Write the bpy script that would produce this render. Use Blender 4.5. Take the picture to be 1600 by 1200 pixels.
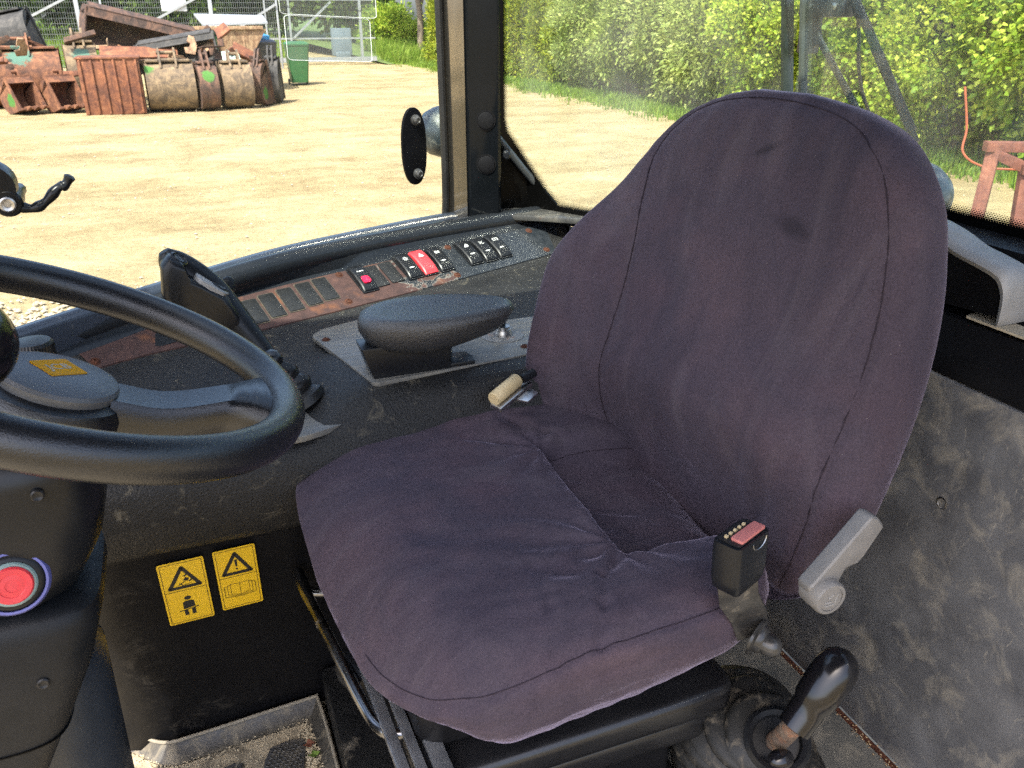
import bpy, bmesh, math, random
import numpy as np
from mathutils import Vector, Matrix, noise

R = math.radians
scene = bpy.context.scene
for o in list(bpy.data.objects):
    bpy.data.objects.remove(o, do_unlink=True)
col = scene.collection

# ------------------------------------------------------------------ camera, sky, sun, exposure
# cab floor is z = 0, the yard lies 1.2 m below it; x runs to the rear of the machine, y to its far side
GZ = -1.2
PITCH, YAW = math.atan(580 / 1300), R(21.5)
cam = bpy.data.cameras.new('camera')
cam.lens, cam.sensor_width, cam.clip_start, cam.clip_end = 29.25, 36, .02, 600
cam.dof.use_dof = True
cam.dof.focus_distance = 1.25
cam.dof.aperture_fstop = 20
co = bpy.data.objects.new('camera', cam)
col.objects.link(co)
co.location = (0, 0, 1.12)
co.rotation_euler = (math.pi / 2 - PITCH, 0, -YAW)
scene.camera = co

SUN_AZ, SUN_EL = R(222), R(56)          # azimuth from +y towards +x
w = bpy.data.worlds.new('World')
scene.world = w
w.use_nodes = True
nt = w.node_tree
bg = nt.nodes['Background']
sky = nt.nodes.new('ShaderNodeTexSky')
sky.sky_type = 'NISHITA'
sky.sun_disc = False
sky.sun_elevation, sky.sun_rotation = SUN_EL, SUN_AZ
sky.air_density, sky.dust_density, sky.ozone_density = .8, 3.5, .6
nt.links.new(sky.outputs[0], bg.inputs[0])
bg.inputs[1].default_value = .15
sl = bpy.data.lights.new('sun', 'SUN')
sl.energy, sl.angle, sl.color = 2.6, R(.6), (1, .95, .86)
so = bpy.data.objects.new('sun', sl)
col.objects.link(so)
sd = Vector((math.sin(SUN_AZ) * math.cos(SUN_EL), math.cos(SUN_AZ) * math.cos(SUN_EL), math.sin(SUN_EL)))
so.rotation_euler = sd.to_track_quat('Z', 'Y').to_euler()
so.location = sd * 30

scene.view_settings.view_transform = 'Standard'
scene.view_settings.look = 'None'
scene.view_settings.exposure = 2.0
scene.view_settings.gamma = 1
scene.view_settings.use_curve_mapping = False
scene.render.engine = 'CYCLES'
scene.cycles.use_denoising = False          # the photograph keeps its sensor grain
scene.cycles.max_bounces = 10
scene.cycles.transparent_max_bounces = 16
scene.cycles.caustics_reflective = False
scene.cycles.caustics_refractive = False
scene.cycles.sample_clamp_indirect = 8

# ------------------------------------------------------------------ materials
def node(t, kind, **kw):
    n = t.nodes.new(kind)
    for k, v in kw.items():
        if k in n.inputs.keys() if isinstance(k, str) else False:
            n.inputs[k].default_value = v
        else:
            setattr(n, k, v)
    return n

def ramp(t, src, stops):
    n = t.nodes.new('ShaderNodeValToRGB')
    e = n.color_ramp.elements
    e[0].position, e[0].color = stops[0][0], (*stops[0][1], 1) if len(stops[0][1]) == 3 else stops[0][1]
    e[1].position, e[1].color = stops[-1][0], (*stops[-1][1], 1)
    for p, c in stops[1:-1]:
        x = e.new(p)
        x.color = (*c, 1)
    t.links.new(src, n.inputs[0])
    return n

def g1(v):
    return (v, v, v)

def tex(t, vec, scale, detail=4, rough=.55, dist=0.0):
    n = t.nodes.new('ShaderNodeTexNoise')
    n.inputs['Scale'].default_value = scale
    n.inputs['Detail'].default_value = detail
    n.inputs['Roughness'].default_value = rough
    n.inputs['Distortion'].default_value = dist
    t.links.new(vec, n.inputs['Vector'])
    return n

def mixc(t, fac, a, b, mode='MIX'):
    n = t.nodes.new('ShaderNodeMix')
    n.data_type, n.blend_type = 'RGBA', mode
    for s, v in ((n.inputs[0], fac), (n.inputs[6], a), (n.inputs[7], b)):
        if isinstance(v, (int, float)):
            s.default_value = v
        elif isinstance(v, tuple):
            s.default_value = (*v, 1)
        else:
            t.links.new(v, s)
    return n.outputs[2]

def mth(t, op, a, b=None, c=None):
    n = t.nodes.new('ShaderNodeMath')
    n.operation = op
    for s, v in zip(n.inputs, (a, b, c)):
        if v is None:
            continue
        if isinstance(v, (int, float)):
            s.default_value = v
        else:
            t.links.new(v, s)
    return n.outputs[0]

def mat(name, c1, c2=None, scale=6, rough=.5, rvar=.12, bump=0, bscale=300, bdist=.001, metal=0, dust=None, sheen=None,
        coat=0, stretch=None, spec=.5, macro=0, mscale=20, scratch=None):
    """principled surface: two tones broken up by noise, grain, optional dust (colour, low, high, scale)"""
    m = bpy.data.materials.new(name)
    m.use_nodes = True
    t = m.node_tree
    p = t.nodes['Principled BSDF']
    tc = t.nodes.new('ShaderNodeTexCoord')
    vec = tc.outputs['Object']
    if stretch:
        mp = t.nodes.new('ShaderNodeMapping')
        mp.inputs['Scale'].default_value = stretch
        t.links.new(vec, mp.inputs[0])
        vec = mp.outputs[0]
    n = tex(t, vec, scale, 6, .6)
    c = ramp(t, n.outputs[0], [(.3, c1), (.7, c2 or c1)]).outputs[0]
    rr = ramp(t, tex(t, vec, scale * 1.7, 5).outputs[0], [(.3, g1(max(.02, rough - rvar))), (.7, g1(min(1, rough + rvar)))]).outputs[0]
    if dust:
        dc, lo, hi, ds = dust
        df = ramp(t, tex(t, vec, ds, 9, .68, .6).outputs[0], [(lo, g1(0)), (hi, g1(1))]).outputs[0]
        c = mixc(t, df, c, dc)
        rr = mixc(t, df, rr, g1(.9))
    if scratch:
        sc, lo, hi, ss = scratch
        mp = t.nodes.new('ShaderNodeMapping')
        mp.inputs['Scale'].default_value = (1, 2.6, .9)
        mp.inputs['Rotation'].default_value = (.9, .3, .7)
        t.links.new(vec, mp.inputs[0])
        sf = ramp(t, tex(t, mp.outputs[0], ss, 9, .75, 1.2).outputs[0], [(lo, g1(0)), (hi, g1(1))]).outputs[0]
        c = mixc(t, sf, c, sc)
    t.links.new(c, p.inputs['Base Color'])
    t.links.new(rr, p.inputs['Roughness'])
    p.inputs['Metallic'].default_value = metal
    p.inputs['Specular IOR Level'].default_value = spec
    if coat:
        p.inputs['Coat Weight'].default_value = coat
        p.inputs['Coat Roughness'].default_value = .12
    if sheen:
        p.inputs['Sheen Weight'].default_value = sheen[0]
        p.inputs['Sheen Roughness'].default_value = .45
        p.inputs['Sheen Tint'].default_value = (*sheen[1], 1)
    if bump or macro:
        b = t.nodes.new('ShaderNodeBump')
        b.inputs['Strength'].default_value = bump
        b.inputs['Distance'].default_value = bdist
        t.links.new(tex(t, vec, bscale, 3, .6).outputs[0], b.inputs['Height'])
        if macro:
            b2 = t.nodes.new('ShaderNodeBump')
            b2.inputs['Strength'].default_value = macro
            b2.inputs['Distance'].default_value = .01
            t.links.new(tex(t, vec, mscale, 4, .5).outputs[0], b2.inputs['Height'])
            t.links.new(b2.outputs[0], b.inputs['Normal'])
        t.links.new(b.outputs[0], p.inputs['Normal'])
    return m

SAND = (.30, .25, .17)
M = {}
M['plastic'] = mat('black_plastic', (.009, .010, .011), (.016, .017, .019), 14, .40, .1, .45, 700, .0008, dust=(SAND, .70, 1.4, 30), spec=.16)
M['plastic_smooth'] = mat('smooth_black_plastic', (.007, .008, .010), (.012, .013, .015), 10, .32, .08, .1, 500, .0004, dust=(SAND, .72, 1.3, 40), spec=.28)
M['rail'] = mat('satin_black_trim', (.010, .012, .015), (.017, .019, .022), 8, .30, .07, .15, 800, .0004, dust=(SAND, .72, 1.5, 40), spec=.32)
M['console'] = mat('grained_console_plastic', (.013, .013, .0135), (.022, .0215, .021), 9, .44, .1, 1.0, 330, .0022, dust=((.30, .26, .18), .58, 1.9, 30), spec=.32)
M['wall_black'] = mat('dark_kick_panel', (.005, .005, .0058), (.009, .009, .010), 6, .42, .1, .3, 700, .0006, dust=((.22, .20, .16), .66, 1.0, 24), scratch=((.25, .23, .19), .72, .80, 60), spec=.16)
M['wheel'] = mat('wheel_rubber', (.008, .009, .011), (.013, .014, .017), 9, .24, .04, .5, 760, .0007, dust=((.3, .26, .19), .76, 1.5, 40), spec=.62)
M['hub_grey'] = mat('grey_wheel_cap', (.075, .082, .095), (.105, .112, .125), 9, .45, .08, .3, 700, .0004)
M['gloss'] = mat('gloss_black', (.005, .005, .006), (.008, .008, .010), 8, .18, .05, 0, dust=(SAND, .74, 1.3, 40), spec=.5)
M['pillar'] = mat('painted_pillar', (.004, .005, .006), (.006, .007, .009), 8, .12, .05, .02, 300, .0005, dust=(SAND, .78, 1.5, 50), spec=.14)
M['rubber'] = mat('black_rubber', (.010, .010, .011), (.018, .018, .018), 14, .36, .08, .2, 400, .0006, dust=((.24, .21, .16), .62, 1.4, 45), spec=.3)
M['fabric'] = None
M['greyplas'] = mat('grey_plastic_lever', (.15, .143, .133), (.20, .19, .178), 30, .5, .08, .4, 900, .0004, dust=((.22, .19, .15), .62, 1.0, 30))
M['plate'] = mat('worn_grey_plate', (.125, .122, .112), (.185, .18, .165), 12, .42, .12, .25, 260, .0004, stretch=(1, 6, 1), dust=((.30, .26, .185), .5, 1.05, 12), scratch=((.08, .078, .072), .52, .75, 60))
M['rustplate'] = None
M['rust'] = mat('rusty_screw', (.035, .014, .010), (.11, .042, .024), 160, .7, .12, .5, 700, .0006, spec=.2)
M['steel'] = mat('worn_steel', (.45, .44, .43), (.58, .57, .56), 40, .35, .12, .2, 300, .0005, metal=1, dust=((.24, .20, .15), .58, .95, 26))
M['silver'] = mat('silver_rail', (.22, .225, .235), (.36, .37, .38), 30, .3, .12, .1, 300, .0004, metal=.7, dust=((.20, .17, .13), .66, 1.3, 60))
M['bar'] = mat('worn_black_bar', (.16, .16, .165), (.30, .30, .31), 24, .22, .06, .1, 300, .0004, metal=1, dust=((.55, .53, .50), .62, .8, 20))
M['red'] = mat('red_plastic', (.55, .03, .04), (.65, .05, .06), 40, .4, .08, .1, 400, .0004)
M['redlens'] = mat('red_lens', (.6, .01, .05), (.75, .02, .07), 120, .25, .05, .3, 600, .0006)
M['pinkred'] = mat('faded_red_button', (.52, .16, .14), (.62, .22, .18), 40, .5, .1, .2, 400, .0004, dust=(SAND, .6, 1, 60))
M['print'] = mat('white_print', (.62, .64, .62), (.75, .76, .74), 60, .6)
M['yellow'] = mat('yellow_decal', (.76, .46, .01), (.80, .50, .015), 20, .38, .05, 0, dust=((.35, .25, .1), .70, 1.0, 90))
M['ink'] = mat('black_ink', (.008, .008, .008), None, 20, .45)
M['badge'] = mat('amber_badge', (.60, .27, .0), (.68, .32, .0), 20, .6, spec=.15)
M['badgeink'] = mat('badge_lettering', (.30, .27, .20), (.40, .36, .28), 60, .4)
M['blue'] = mat('violet_ring', (.10, .11, .33), (.15, .16, .42), 30, .4)
M['teal'] = mat('grey_green_collar', (.16, .24, .24), (.22, .30, .29), 30, .4)
M['bone'] = mat('yellowed_plastic', (.55, .42, .22), (.66, .52, .30), 40, .5, .1, .2, 300, .0004)
M['lightgrey'] = mat('sun_bleached_grey', (.26, .255, .245), (.34, .33, .315), 20, .55, .08, .4, 700, .0005, dust=((.30, .27, .21), .55, .95, 16))
M['mat_floor'] = mat('rubber_floor', (.10, .085, .06), (.16, .135, .095), 16, .7, .1, .6, 350, .001, dust=((.46, .38, .25), .36, .62, 14))
M['lip'] = mat('rubber_lip', (.035, .032, .026), (.07, .062, .048), 16, .4, .1, .5, 350, .001, dust=((.42, .35, .23), .46, .95, 30))
M['platform'] = mat('dusty_platform', (.075, .076, .070), (.125, .122, .108), 14, .6, .1, .5, 300, .001, dust=((.38, .34, .26), .46, .80, 9), scratch=((.34, .31, .25), .6, .8, 25))
M['boxtex'] = mat('textured_seat_box', (.008, .008, .008), (.016, .016, .016), 20, .55, .1, 1, 420, .002, dust=((.40, .35, .27), .60, .9, 16), spec=.2)
M['rearpanel'] = mat('scuffed_rubber_panel', (.068, .069, .074), (.155, .155, .158), 13, .5, .12, .5, 420, .0009, dust=((.34, .305, .24), .50, .82, 17), scratch=((.40, .36, .29), .60, .74, 22))
M['frit'] = mat('black_glass_border', (.002, .002, .002), None, 10, .3, .05, spec=.10)
M['asphaltgrey'] = mat('mirror_shell', (.022, .03, .038), (.04, .052, .062), 20, .35, .08, dust=((.4, .38, .32), .5, .95, 30))

def fabric_mat():
    m = bpy.data.materials.new('velour_seat_cover')
    m.use_nodes = True
    t = m.node_tree
    p = t.nodes['Principled BSDF']
    tc = t.nodes.new('ShaderNodeTexCoord')
    v = tc.outputs['Object']
    a = ramp(t, tex(t, v, 4, 4, .55, .8).outputs[0], [(.25, (.082, .055, .068)), (.50, (.060, .047, .061)), (.75, (.090, .061, .072))]).outputs[0]
    nap = ramp(t, tex(t, v, 22, 6, .65, 1.5).outputs[0], [(.3, g1(.93)), (.7, g1(1.06))]).outputs[0]
    c = mixc(t, 1, a, nap, 'MULTIPLY')
    grain = ramp(t, tex(t, v, 380, 4, .75).outputs[0], [(.28, g1(.62)), (.72, g1(1.42))]).outputs[0]
    c = mixc(t, .75, c, mixc(t, 1, c, grain, 'MULTIPLY'))
    vo = t.nodes.new('ShaderNodeTexVoronoi')
    vo.inputs['Scale'].default_value = 130
    t.links.new(v, vo.inputs['Vector'])
    lint = ramp(t, vo.outputs['Distance'], [(.03, g1(1)), (.075, g1(0))]).outputs[0]
    pick = ramp(t, tex(t, v, 35, 2).outputs[0], [(.54, g1(0)), (.64, g1(.75))]).outputs[0]
    c = mixc(t, mth(t, 'MULTIPLY', lint, pick), c, (.42, .38, .35))
    dusty = ramp(t, tex(t, v, 14, 8, .7, .8).outputs[0], [(.6, g1(0)), (.9, g1(.35))]).outputs[0]
    c = mixc(t, dusty, c, (.15, .125, .12))
    sm = t.nodes.new('ShaderNodeMapping')
    sm.inputs['Rotation'].default_value = (.3, .5, .9)
    sm.inputs['Scale'].default_value = (1.0, 2.4, .55)
    t.links.new(v, sm.inputs[0])
    wear = ramp(t, tex(t, sm.outputs[0], 5.5, 6, .6, 1.8).outputs[0], [(.50, g1(0)), (.72, g1(.32))]).outputs[0]
    c = mixc(t, wear, c, (.125, .102, .115))
    dk_ = ramp(t, tex(t, sm.outputs[0], 3.1, 4, .55, 1.2).outputs[0], [(.52, g1(0)), (.70, g1(.40))]).outputs[0]
    c = mixc(t, dk_, c, (.030, .026, .038))
    t.links.new(c, p.inputs['Base Color'])
    p.inputs['Roughness'].default_value = .92
    p.inputs['Specular IOR Level'].default_value = .15
    p.inputs['Sheen Weight'].default_value = .65
    p.inputs['Sheen Roughness'].default_value = .27
    p.inputs['Sheen Tint'].default_value = (.50, .44, .58, 1)
    b = t.nodes.new('ShaderNodeBump')
    b.inputs['Strength'].default_value = .5
    b.inputs['Distance'].default_value = .0012
    t.links.new(tex(t, v, 420, 4, .7).outputs[0], b.inputs['Height'])
    b2 = t.nodes.new('ShaderNodeBump')
    b2.inputs['Strength'].default_value = .22
    b2.inputs['Distance'].default_value = .01
    wv = t.nodes.new('ShaderNodeTexNoise')
    wv.inputs['Scale'].default_value = 11
    wv.inputs['Detail'].default_value = 2
    wv.inputs['Distortion'].default_value = 2.2
    wm = t.nodes.new('ShaderNodeMapping')
    wm.inputs['Rotation'].default_value = (.4, .2, .6)
    wm.inputs['Scale'].default_value = (.6, 1.8, 1.0)
    t.links.new(v, wm.inputs[0])
    t.links.new(wm.outputs[0], wv.inputs['Vector'])
    crs = ramp(t, wv.outputs[0], [(.44, g1(.0)), (.50, g1(1)), (.56, g1(.0))]).outputs[0]
    msk = ramp(t, tex(t, v, 6, 2).outputs[0], [(.5, g1(0)), (.65, g1(1))]).outputs[0]
    t.links.new(mth(t, 'ADD', mth(t, 'MULTIPLY', mth(t, 'MULTIPLY', crs, msk), -.35), tex(t, v, 9, 3, .5, 1.2).outputs[0]), b2.inputs['Height'])
    t.links.new(b2.outputs[0], b.inputs['Normal'])
    t.links.new(b.outputs[0], p.inputs['Normal'])
    return m
M['fabric'] = fabric_mat()
M['seam'] = mat('seam_thread', (.022, .017, .023), (.04, .03, .038), 60, .9, spec=.1)

def rustplate_mat():
    """bare primer-brown steel with what is left of a black film; the film survives towards the rear (+x)"""
    m = bpy.data.materials.new('peeling_switch_plate')
    m.use_nodes = True
    t = m.node_tree
    p = t.nodes['Principled BSDF']
    g = t.nodes.new('ShaderNodeNewGeometry')
    s = t.nodes.new('ShaderNodeSeparateXYZ')
    t.links.new(g.outputs['Position'], s.inputs[0])
    r = ramp(t, tex(t, g.outputs['Position'], 45, 7, .7).outputs[0], [(.3, (.026, .012, .011)), (.55, (.055, .025, .021)), (.75, (.095, .044, .032))]).outputs[0]
    red = ramp(t, tex(t, g.outputs['Position'], 20, 5).outputs[0], [(.56, g1(0)), (.7, g1(1))]).outputs[0]
    r = mixc(t, red, r, (.14, .052, .022))
    film = ramp(t, tex(t, g.outputs['Position'], 60, 5, .7).outputs[0], [(.3, (.010, .013, .017)), (.7, (.03, .034, .04))]).outputs[0]
    k = mth(t, 'ADD', mth(t, 'MULTIPLY', mth(t, 'SUBTRACT', s.outputs[0], .42), 3.2),
            mth(t, 'MULTIPLY', mth(t, 'SUBTRACT', tex(t, g.outputs['Position'], 26, 6, .6, .4).outputs[0], .5), 2.2))
    k2 = ramp(t, k, [(.02, g1(0)), (.06, g1(1))]).outputs[0]
    edge = ramp(t, k, [(-.04, g1(0)), (.03, (.9, .9, .9)), (.10, g1(0))]).outputs[0]
    c = mixc(t, k2, r, film)
    c = mixc(t, mth(t, 'MULTIPLY', edge, .35), c, (.45, .42, .36))
    t.links.new(c, p.inputs['Base Color'])
    t.links.new(mixc(t, k2, g1(.75), g1(.28)), p.inputs['Roughness'])
    b = t.nodes.new('ShaderNodeBump')
    b.inputs['Strength'].default_value = .5
    b.inputs['Distance'].default_value = .0015
    t.links.new(mth(t, 'ADD', mth(t, 'MULTIPLY', k2, .6), mth(t, 'MULTIPLY', tex(t, g.outputs['Position'], 120, 5).outputs[0], .5)), b.inputs['Height'])
    t.links.new(b.outputs[0], p.inputs['Normal'])
    return m
M['rustplate'] = rustplate_mat()

def glass_mat(name, dusty, tint=(.93, .97, .95), wash=.0):
    m = bpy.data.materials.new(name)
    m.use_nodes = True
    t = m.node_tree
    for n in list(t.nodes):
        t.nodes.remove(n)
    out = t.nodes.new('ShaderNodeOutputMaterial')
    tr = t.nodes.new('ShaderNodeBsdfTransparent')
    tr.inputs[0].default_value = (*tint, 1)
    gl = t.nodes.new('ShaderNodeBsdfGlossy')
    gl.inputs['Roughness'].default_value = .02
    fr = t.nodes.new('ShaderNodeFresnel')
    fr.inputs[0].default_value = 1.3
    mx = t.nodes.new('ShaderNodeMixShader')
    t.links.new(mth(t, 'MULTIPLY', fr.outputs[0], .6), mx.inputs[0])
    t.links.new(tr.outputs[0], mx.inputs[1])
    t.links.new(gl.outputs[0], mx.inputs[2])
    g = t.nodes.new('ShaderNodeNewGeometry')
    df = t.nodes.new('ShaderNodeBsdfDiffuse')
    df.inputs[0].default_value = (.7, .68, .62, 1)
    tl = t.nodes.new('ShaderNodeBsdfTranslucent')
    tl.inputs[0].default_value = (.7, .68, .62, 1)
    ad = t.nodes.new('ShaderNodeMixShader')
    t.links.new(df.outputs[0], ad.inputs[1])
    t.links.new(tl.outputs[0], ad.inputs[2])
    haze = ramp(t, tex(t, g.outputs['Position'], 6, 6, .65, .5).outputs[0], [(.35, g1(wash)), (.75, g1(wash + dusty))]).outputs[0]
    vo = t.nodes.new('ShaderNodeTexVoronoi')
    vo.inputs['Scale'].default_value = 190
    t.links.new(g.outputs['Position'], vo.inputs['Vector'])
    sp = ramp(t, vo.outputs['Distance'], [(.05, g1(1)), (.16, g1(0))]).outputs[0]
    pk = ramp(t, tex(t, g.outputs['Position'], 60, 3).outputs[0], [(.52, g1(0)), (.66, g1(.55))]).outputs[0]
    f = mth(t, 'MINIMUM', mth(t, 'ADD', haze, mth(t, 'MULTIPLY', mth(t, 'MULTIPLY', sp, pk), min(1, dusty * 6))), .9)
    m2 = t.nodes.new('ShaderNodeMixShader')
    t.links.new(f, m2.inputs[0])
    t.links.new(mx.outputs[0], m2.inputs[1])
    t.links.new(ad.outputs[0], m2.inputs[2])
    t.links.new(m2.outputs[0], out.inputs[0])
    return m
M['glass'] = glass_mat('side_glass', .02)
M['glass_dirty'] = glass_mat('dusty_rear_glass', .13, wash=.008)
M['film'] = glass_mat('clear_sticker_film', .12, (.80, .86, .84), wash=.10)
M['filmedge'] = mat('sticker_edge', (.75, .77, .75), None, 30, .4)

def frit_dots_mat():
    """printed dot fade along the inner edge of the glass border; uv.x metres along, uv.y 0 (solid) .. 1 (clear)"""
    m = bpy.data.materials.new('dot_fade_print')
    m.use_nodes = True
    t = m.node_tree
    for n in list(t.nodes):
        t.nodes.remove(n)
    out = t.nodes.new('ShaderNodeOutputMaterial')
    uv = t.nodes.new('ShaderNodeUVMap')
    s = t.nodes.new('ShaderNodeSeparateXYZ')
    t.links.new(uv.outputs[0], s.inputs[0])
    u = mth(t, 'MULTIPLY', s.outputs[0], 1 / .0042)
    v = mth(t, 'MULTIPLY', s.outputs[1], 5)
    row = mth(t, 'FLOOR', v)
    u2 = mth(t, 'ADD', u, mth(t, 'MULTIPLY', row, .5))
    a = mth(t, 'SUBTRACT', mth(t, 'FRACT', u2), .5)
    b = mth(t, 'SUBTRACT', mth(t, 'FRACT', v), .5)
    d = mth(t, 'SQRT', mth(t, 'ADD', mth(t, 'MULTIPLY', a, a), mth(t, 'MULTIPLY', b, b)))
    rad = mth(t, 'SUBTRACT', .62, mth(t, 'MULTIPLY', s.outputs[1], .42))
    f = mth(t, 'LESS_THAN', d, rad)
    tr = t.nodes.new('ShaderNodeBsdfTransparent')
    df = t.nodes.new('ShaderNodeBsdfDiffuse')
    df.inputs[0].default_value = (.006, .006, .006, 1)
    mx = t.nodes.new('ShaderNodeMixShader')
    t.links.new(f, mx.inputs[0])
    t.links.new(tr.outputs[0], mx.inputs[1])
    t.links.new(df.outputs[0], mx.inputs[2])
    t.links.new(mx.outputs[0], out.inputs[0])
    return m
M['dots'] = frit_dots_mat()

def leaf_mat(name, dark, mid, light, transl=.45):
    m = bpy.data.materials.new(name)
    m.use_nodes = True
    t = m.node_tree
    for n in list(t.nodes):
        t.nodes.remove(n)
    out = t.nodes.new('ShaderNodeOutputMaterial')
    g = t.nodes.new('ShaderNodeNewGeometry')
    oi = t.nodes.new('ShaderNodeObjectInfo')
    big = tex(t, g.outputs['Position'], .9, 4, .6)
    k = mth(t, 'ADD', mth(t, 'MULTIPLY', g.outputs['Random Per Island'], .55), mth(t, 'ADD', mth(t, 'MULTIPLY', big.outputs[0], .5), mth(t, 'MULTIPLY', oi.outputs['Random'], .12)))
    c = ramp(t, k, [(.22, dark), (.55, mid), (.92, light)]).outputs[0]
    p = t.nodes.new('ShaderNodeBsdfPrincipled')
    t.links.new(c, p.inputs['Base Color'])
    p.inputs['Roughness'].default_value = .5
    p.inputs['Specular IOR Level'].default_value = .3
    tl = t.nodes.new('ShaderNodeBsdfTranslucent')
    t.links.new(mixc(t, .5, c, light), tl.inputs[0])
    mx = t.nodes.new('ShaderNodeMixShader')
    mx.inputs[0].default_value = transl
    t.links.new(p.outputs[0], mx.inputs[1])
    t.links.new(tl.outputs[0], mx.inputs[2])
    t.links.new(mx.outputs[0], out.inputs[0])
    return m
M['leaf_thuja'] = leaf_mat('thuja_scales', (.05, .10, .010), (.20, .28, .02), (.46, .47, .05))
M['leaf_willow'] = leaf_mat('silvery_shrub_leaf', (.10, .16, .03), (.27, .35, .08), (.52, .56, .18))
M['leaf_maple'] = leaf_mat('bright_shrub_leaf', (.045, .12, .012), (.24, .37, .03), (.56, .60, .09))
M['leaf_tree'] = leaf_mat('tree_leaf', (.04, .09, .015), (.11, .18, .03), (.24, .32, .06))
M['grass'] = leaf_mat('grass_blade', (.06, .12, .015), (.14, .24, .02), (.28, .36, .06))
M['bark'] = mat('bark', (.10, .075, .055), (.20, .16, .12), 8, .9, .05, .8, 40, .02)

def ground_mat():
    m = bpy.data.materials.new('sandy_yard')
    m.use_nodes = True
    t = m.node_tree
    p = t.nodes['Principled BSDF']
    g = t.nodes.new('ShaderNodeNewGeometry')
    v = g.outputs['Position']
    c = ramp(t, tex(t, v, 1.1, 12, .74, .3).outputs[0], [(.28, (.18, .135, .070)), (.44, (.28, .22, .118)), (.62, (.365, .295, .165)), (.8, (.43, .36, .215))]).outputs[0]
    mp = t.nodes.new('ShaderNodeMapping')
    mp.inputs['Rotation'].default_value = (0, 0, R(-20))
    mp.inputs['Scale'].default_value = (.45, 1.3, 1)
    t.links.new(v, mp.inputs[0])
    tr = ramp(t, tex(t, mp.outputs[0], 1.3, 8, .7, .6).outputs[0], [(.34, g1(.86)), (.55, g1(1.04))]).outputs[0]
    c = mixc(t, .8, c, mixc(t, 1, c, tr, 'MULTIPLY'))
    m3 = t.nodes.new('ShaderNodeMapping')
    m3.inputs['Rotation'].default_value = (0, 0, R(62))
    m3.inputs['Scale'].default_value = (.08, .9, 1)
    t.links.new(v, m3.inputs[0])
    trk = tex(t, m3.outputs[0], 1.0, 5, .6, .3).outputs[0]
    tk2 = ramp(t, trk, [(.38, (.86, .83, .80)), (.52, g1(1.0)), (.66, (1.05, 1.05, 1.07))]).outputs[0]
    c = mixc(t, .9, c, mixc(t, 1, c, tk2, 'MULTIPLY'))
    fine = ramp(t, tex(t, v, 20, 8, .8).outputs[0], [(.32, g1(.62)), (.70, g1(1.26))]).outputs[0]
    c = mixc(t, .8, c, mixc(t, 1, c, fine, 'MULTIPLY'))
    t.links.new(c, p.inputs['Base Color'])
    p.inputs['Roughness'].default_value = .95
    p.inputs['Specular IOR Level'].default_value = .1
    b = t.nodes.new('ShaderNodeBump')
    b.inputs['Strength'].default_value = .7
    b.inputs['Distance'].default_value = .07
    t.links.new(mth(t, 'ADD', tex(t, v, 9, 9, .72).outputs[0], mth(t, 'ADD', tex(t, mp.outputs[0], 3, 6, .7).outputs[0], mth(t, 'MULTIPLY', trk, 1.5))), b.inputs['Height'])
    t.links.new(b.outputs[0], p.inputs['Normal'])
    return m
M['ground'] = ground_mat()
M['stone'] = mat('pale_stone', (.22, .18, .12), (.42, .37, .28), 3, .9)
M['gravelpile'] = mat('gravel_heap', (.38, .31, .25), (.62, .54, .46), 3, .95, .03, 1, 20, .05)
M['galv'] = mat('galvanised_steel', (.26, .27, .28), (.36, .37, .38), 6, .45, .1, metal=.35)
M['wire'] = mat('fence_wire', (.14, .15, .15), (.20, .21, .21), 6, .5, metal=.4)
M['binblack'] = mat('charcoal_bin', (.05, .055, .065), (.08, .085, .095), 6, .5)
M['bingreen'] = mat('green_bin', (.025, .10, .035), (.04, .14, .05), 6, .45)
M['bluebag'] = mat('blue_bag', (.04, .25, .55), (.06, .35, .65), 10, .4)
M['signwhite'] = mat('white_sign', (.42, .44, .46), (.50, .51, .53), 4, .4)
M['signred'] = mat('red_sign', (.55, .16, .10), (.62, .2, .12), 4, .4)
M['signblue'] = mat('blue_sign', (.15, .32, .55), (.2, .38, .6), 4, .4)
M['hose'] = mat('orange_hose', (.24, .055, .02), (.30, .07, .025), 30, .4)
M['wood'] = mat('weathered_board', (.34, .27, .17), (.48, .40, .28), 12, .85, stretch=(1, 6, 6))
M['bellows'] = mat('bellows_rubber', (.008, .008, .009), (.014, .014, .015), 14, .3, .06, .2, 400, .0006, dust=((.24, .21, .16), .66, 1.4, 40), spec=.55)
M['boot'] = mat('dusty_boot_rubber', (.012, .012, .012), (.022, .022, .021), 14, .5, .1, .3, 400, .0008, dust=((.26, .22, .16), .52, 1.3, 45), spec=.35)
M['carpaint'] = mat('teal_car_paint', (.06, .13, .15), (.08, .16, .18), 4, .25, .05, coat=.6)
M['carglass'] = mat('car_glass', (.02, .025, .03), None, 4, .08)
M['tyre'] = mat('tyre_rubber', (.02, .02, .02), (.04, .04, .04), 10, .8)

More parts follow.
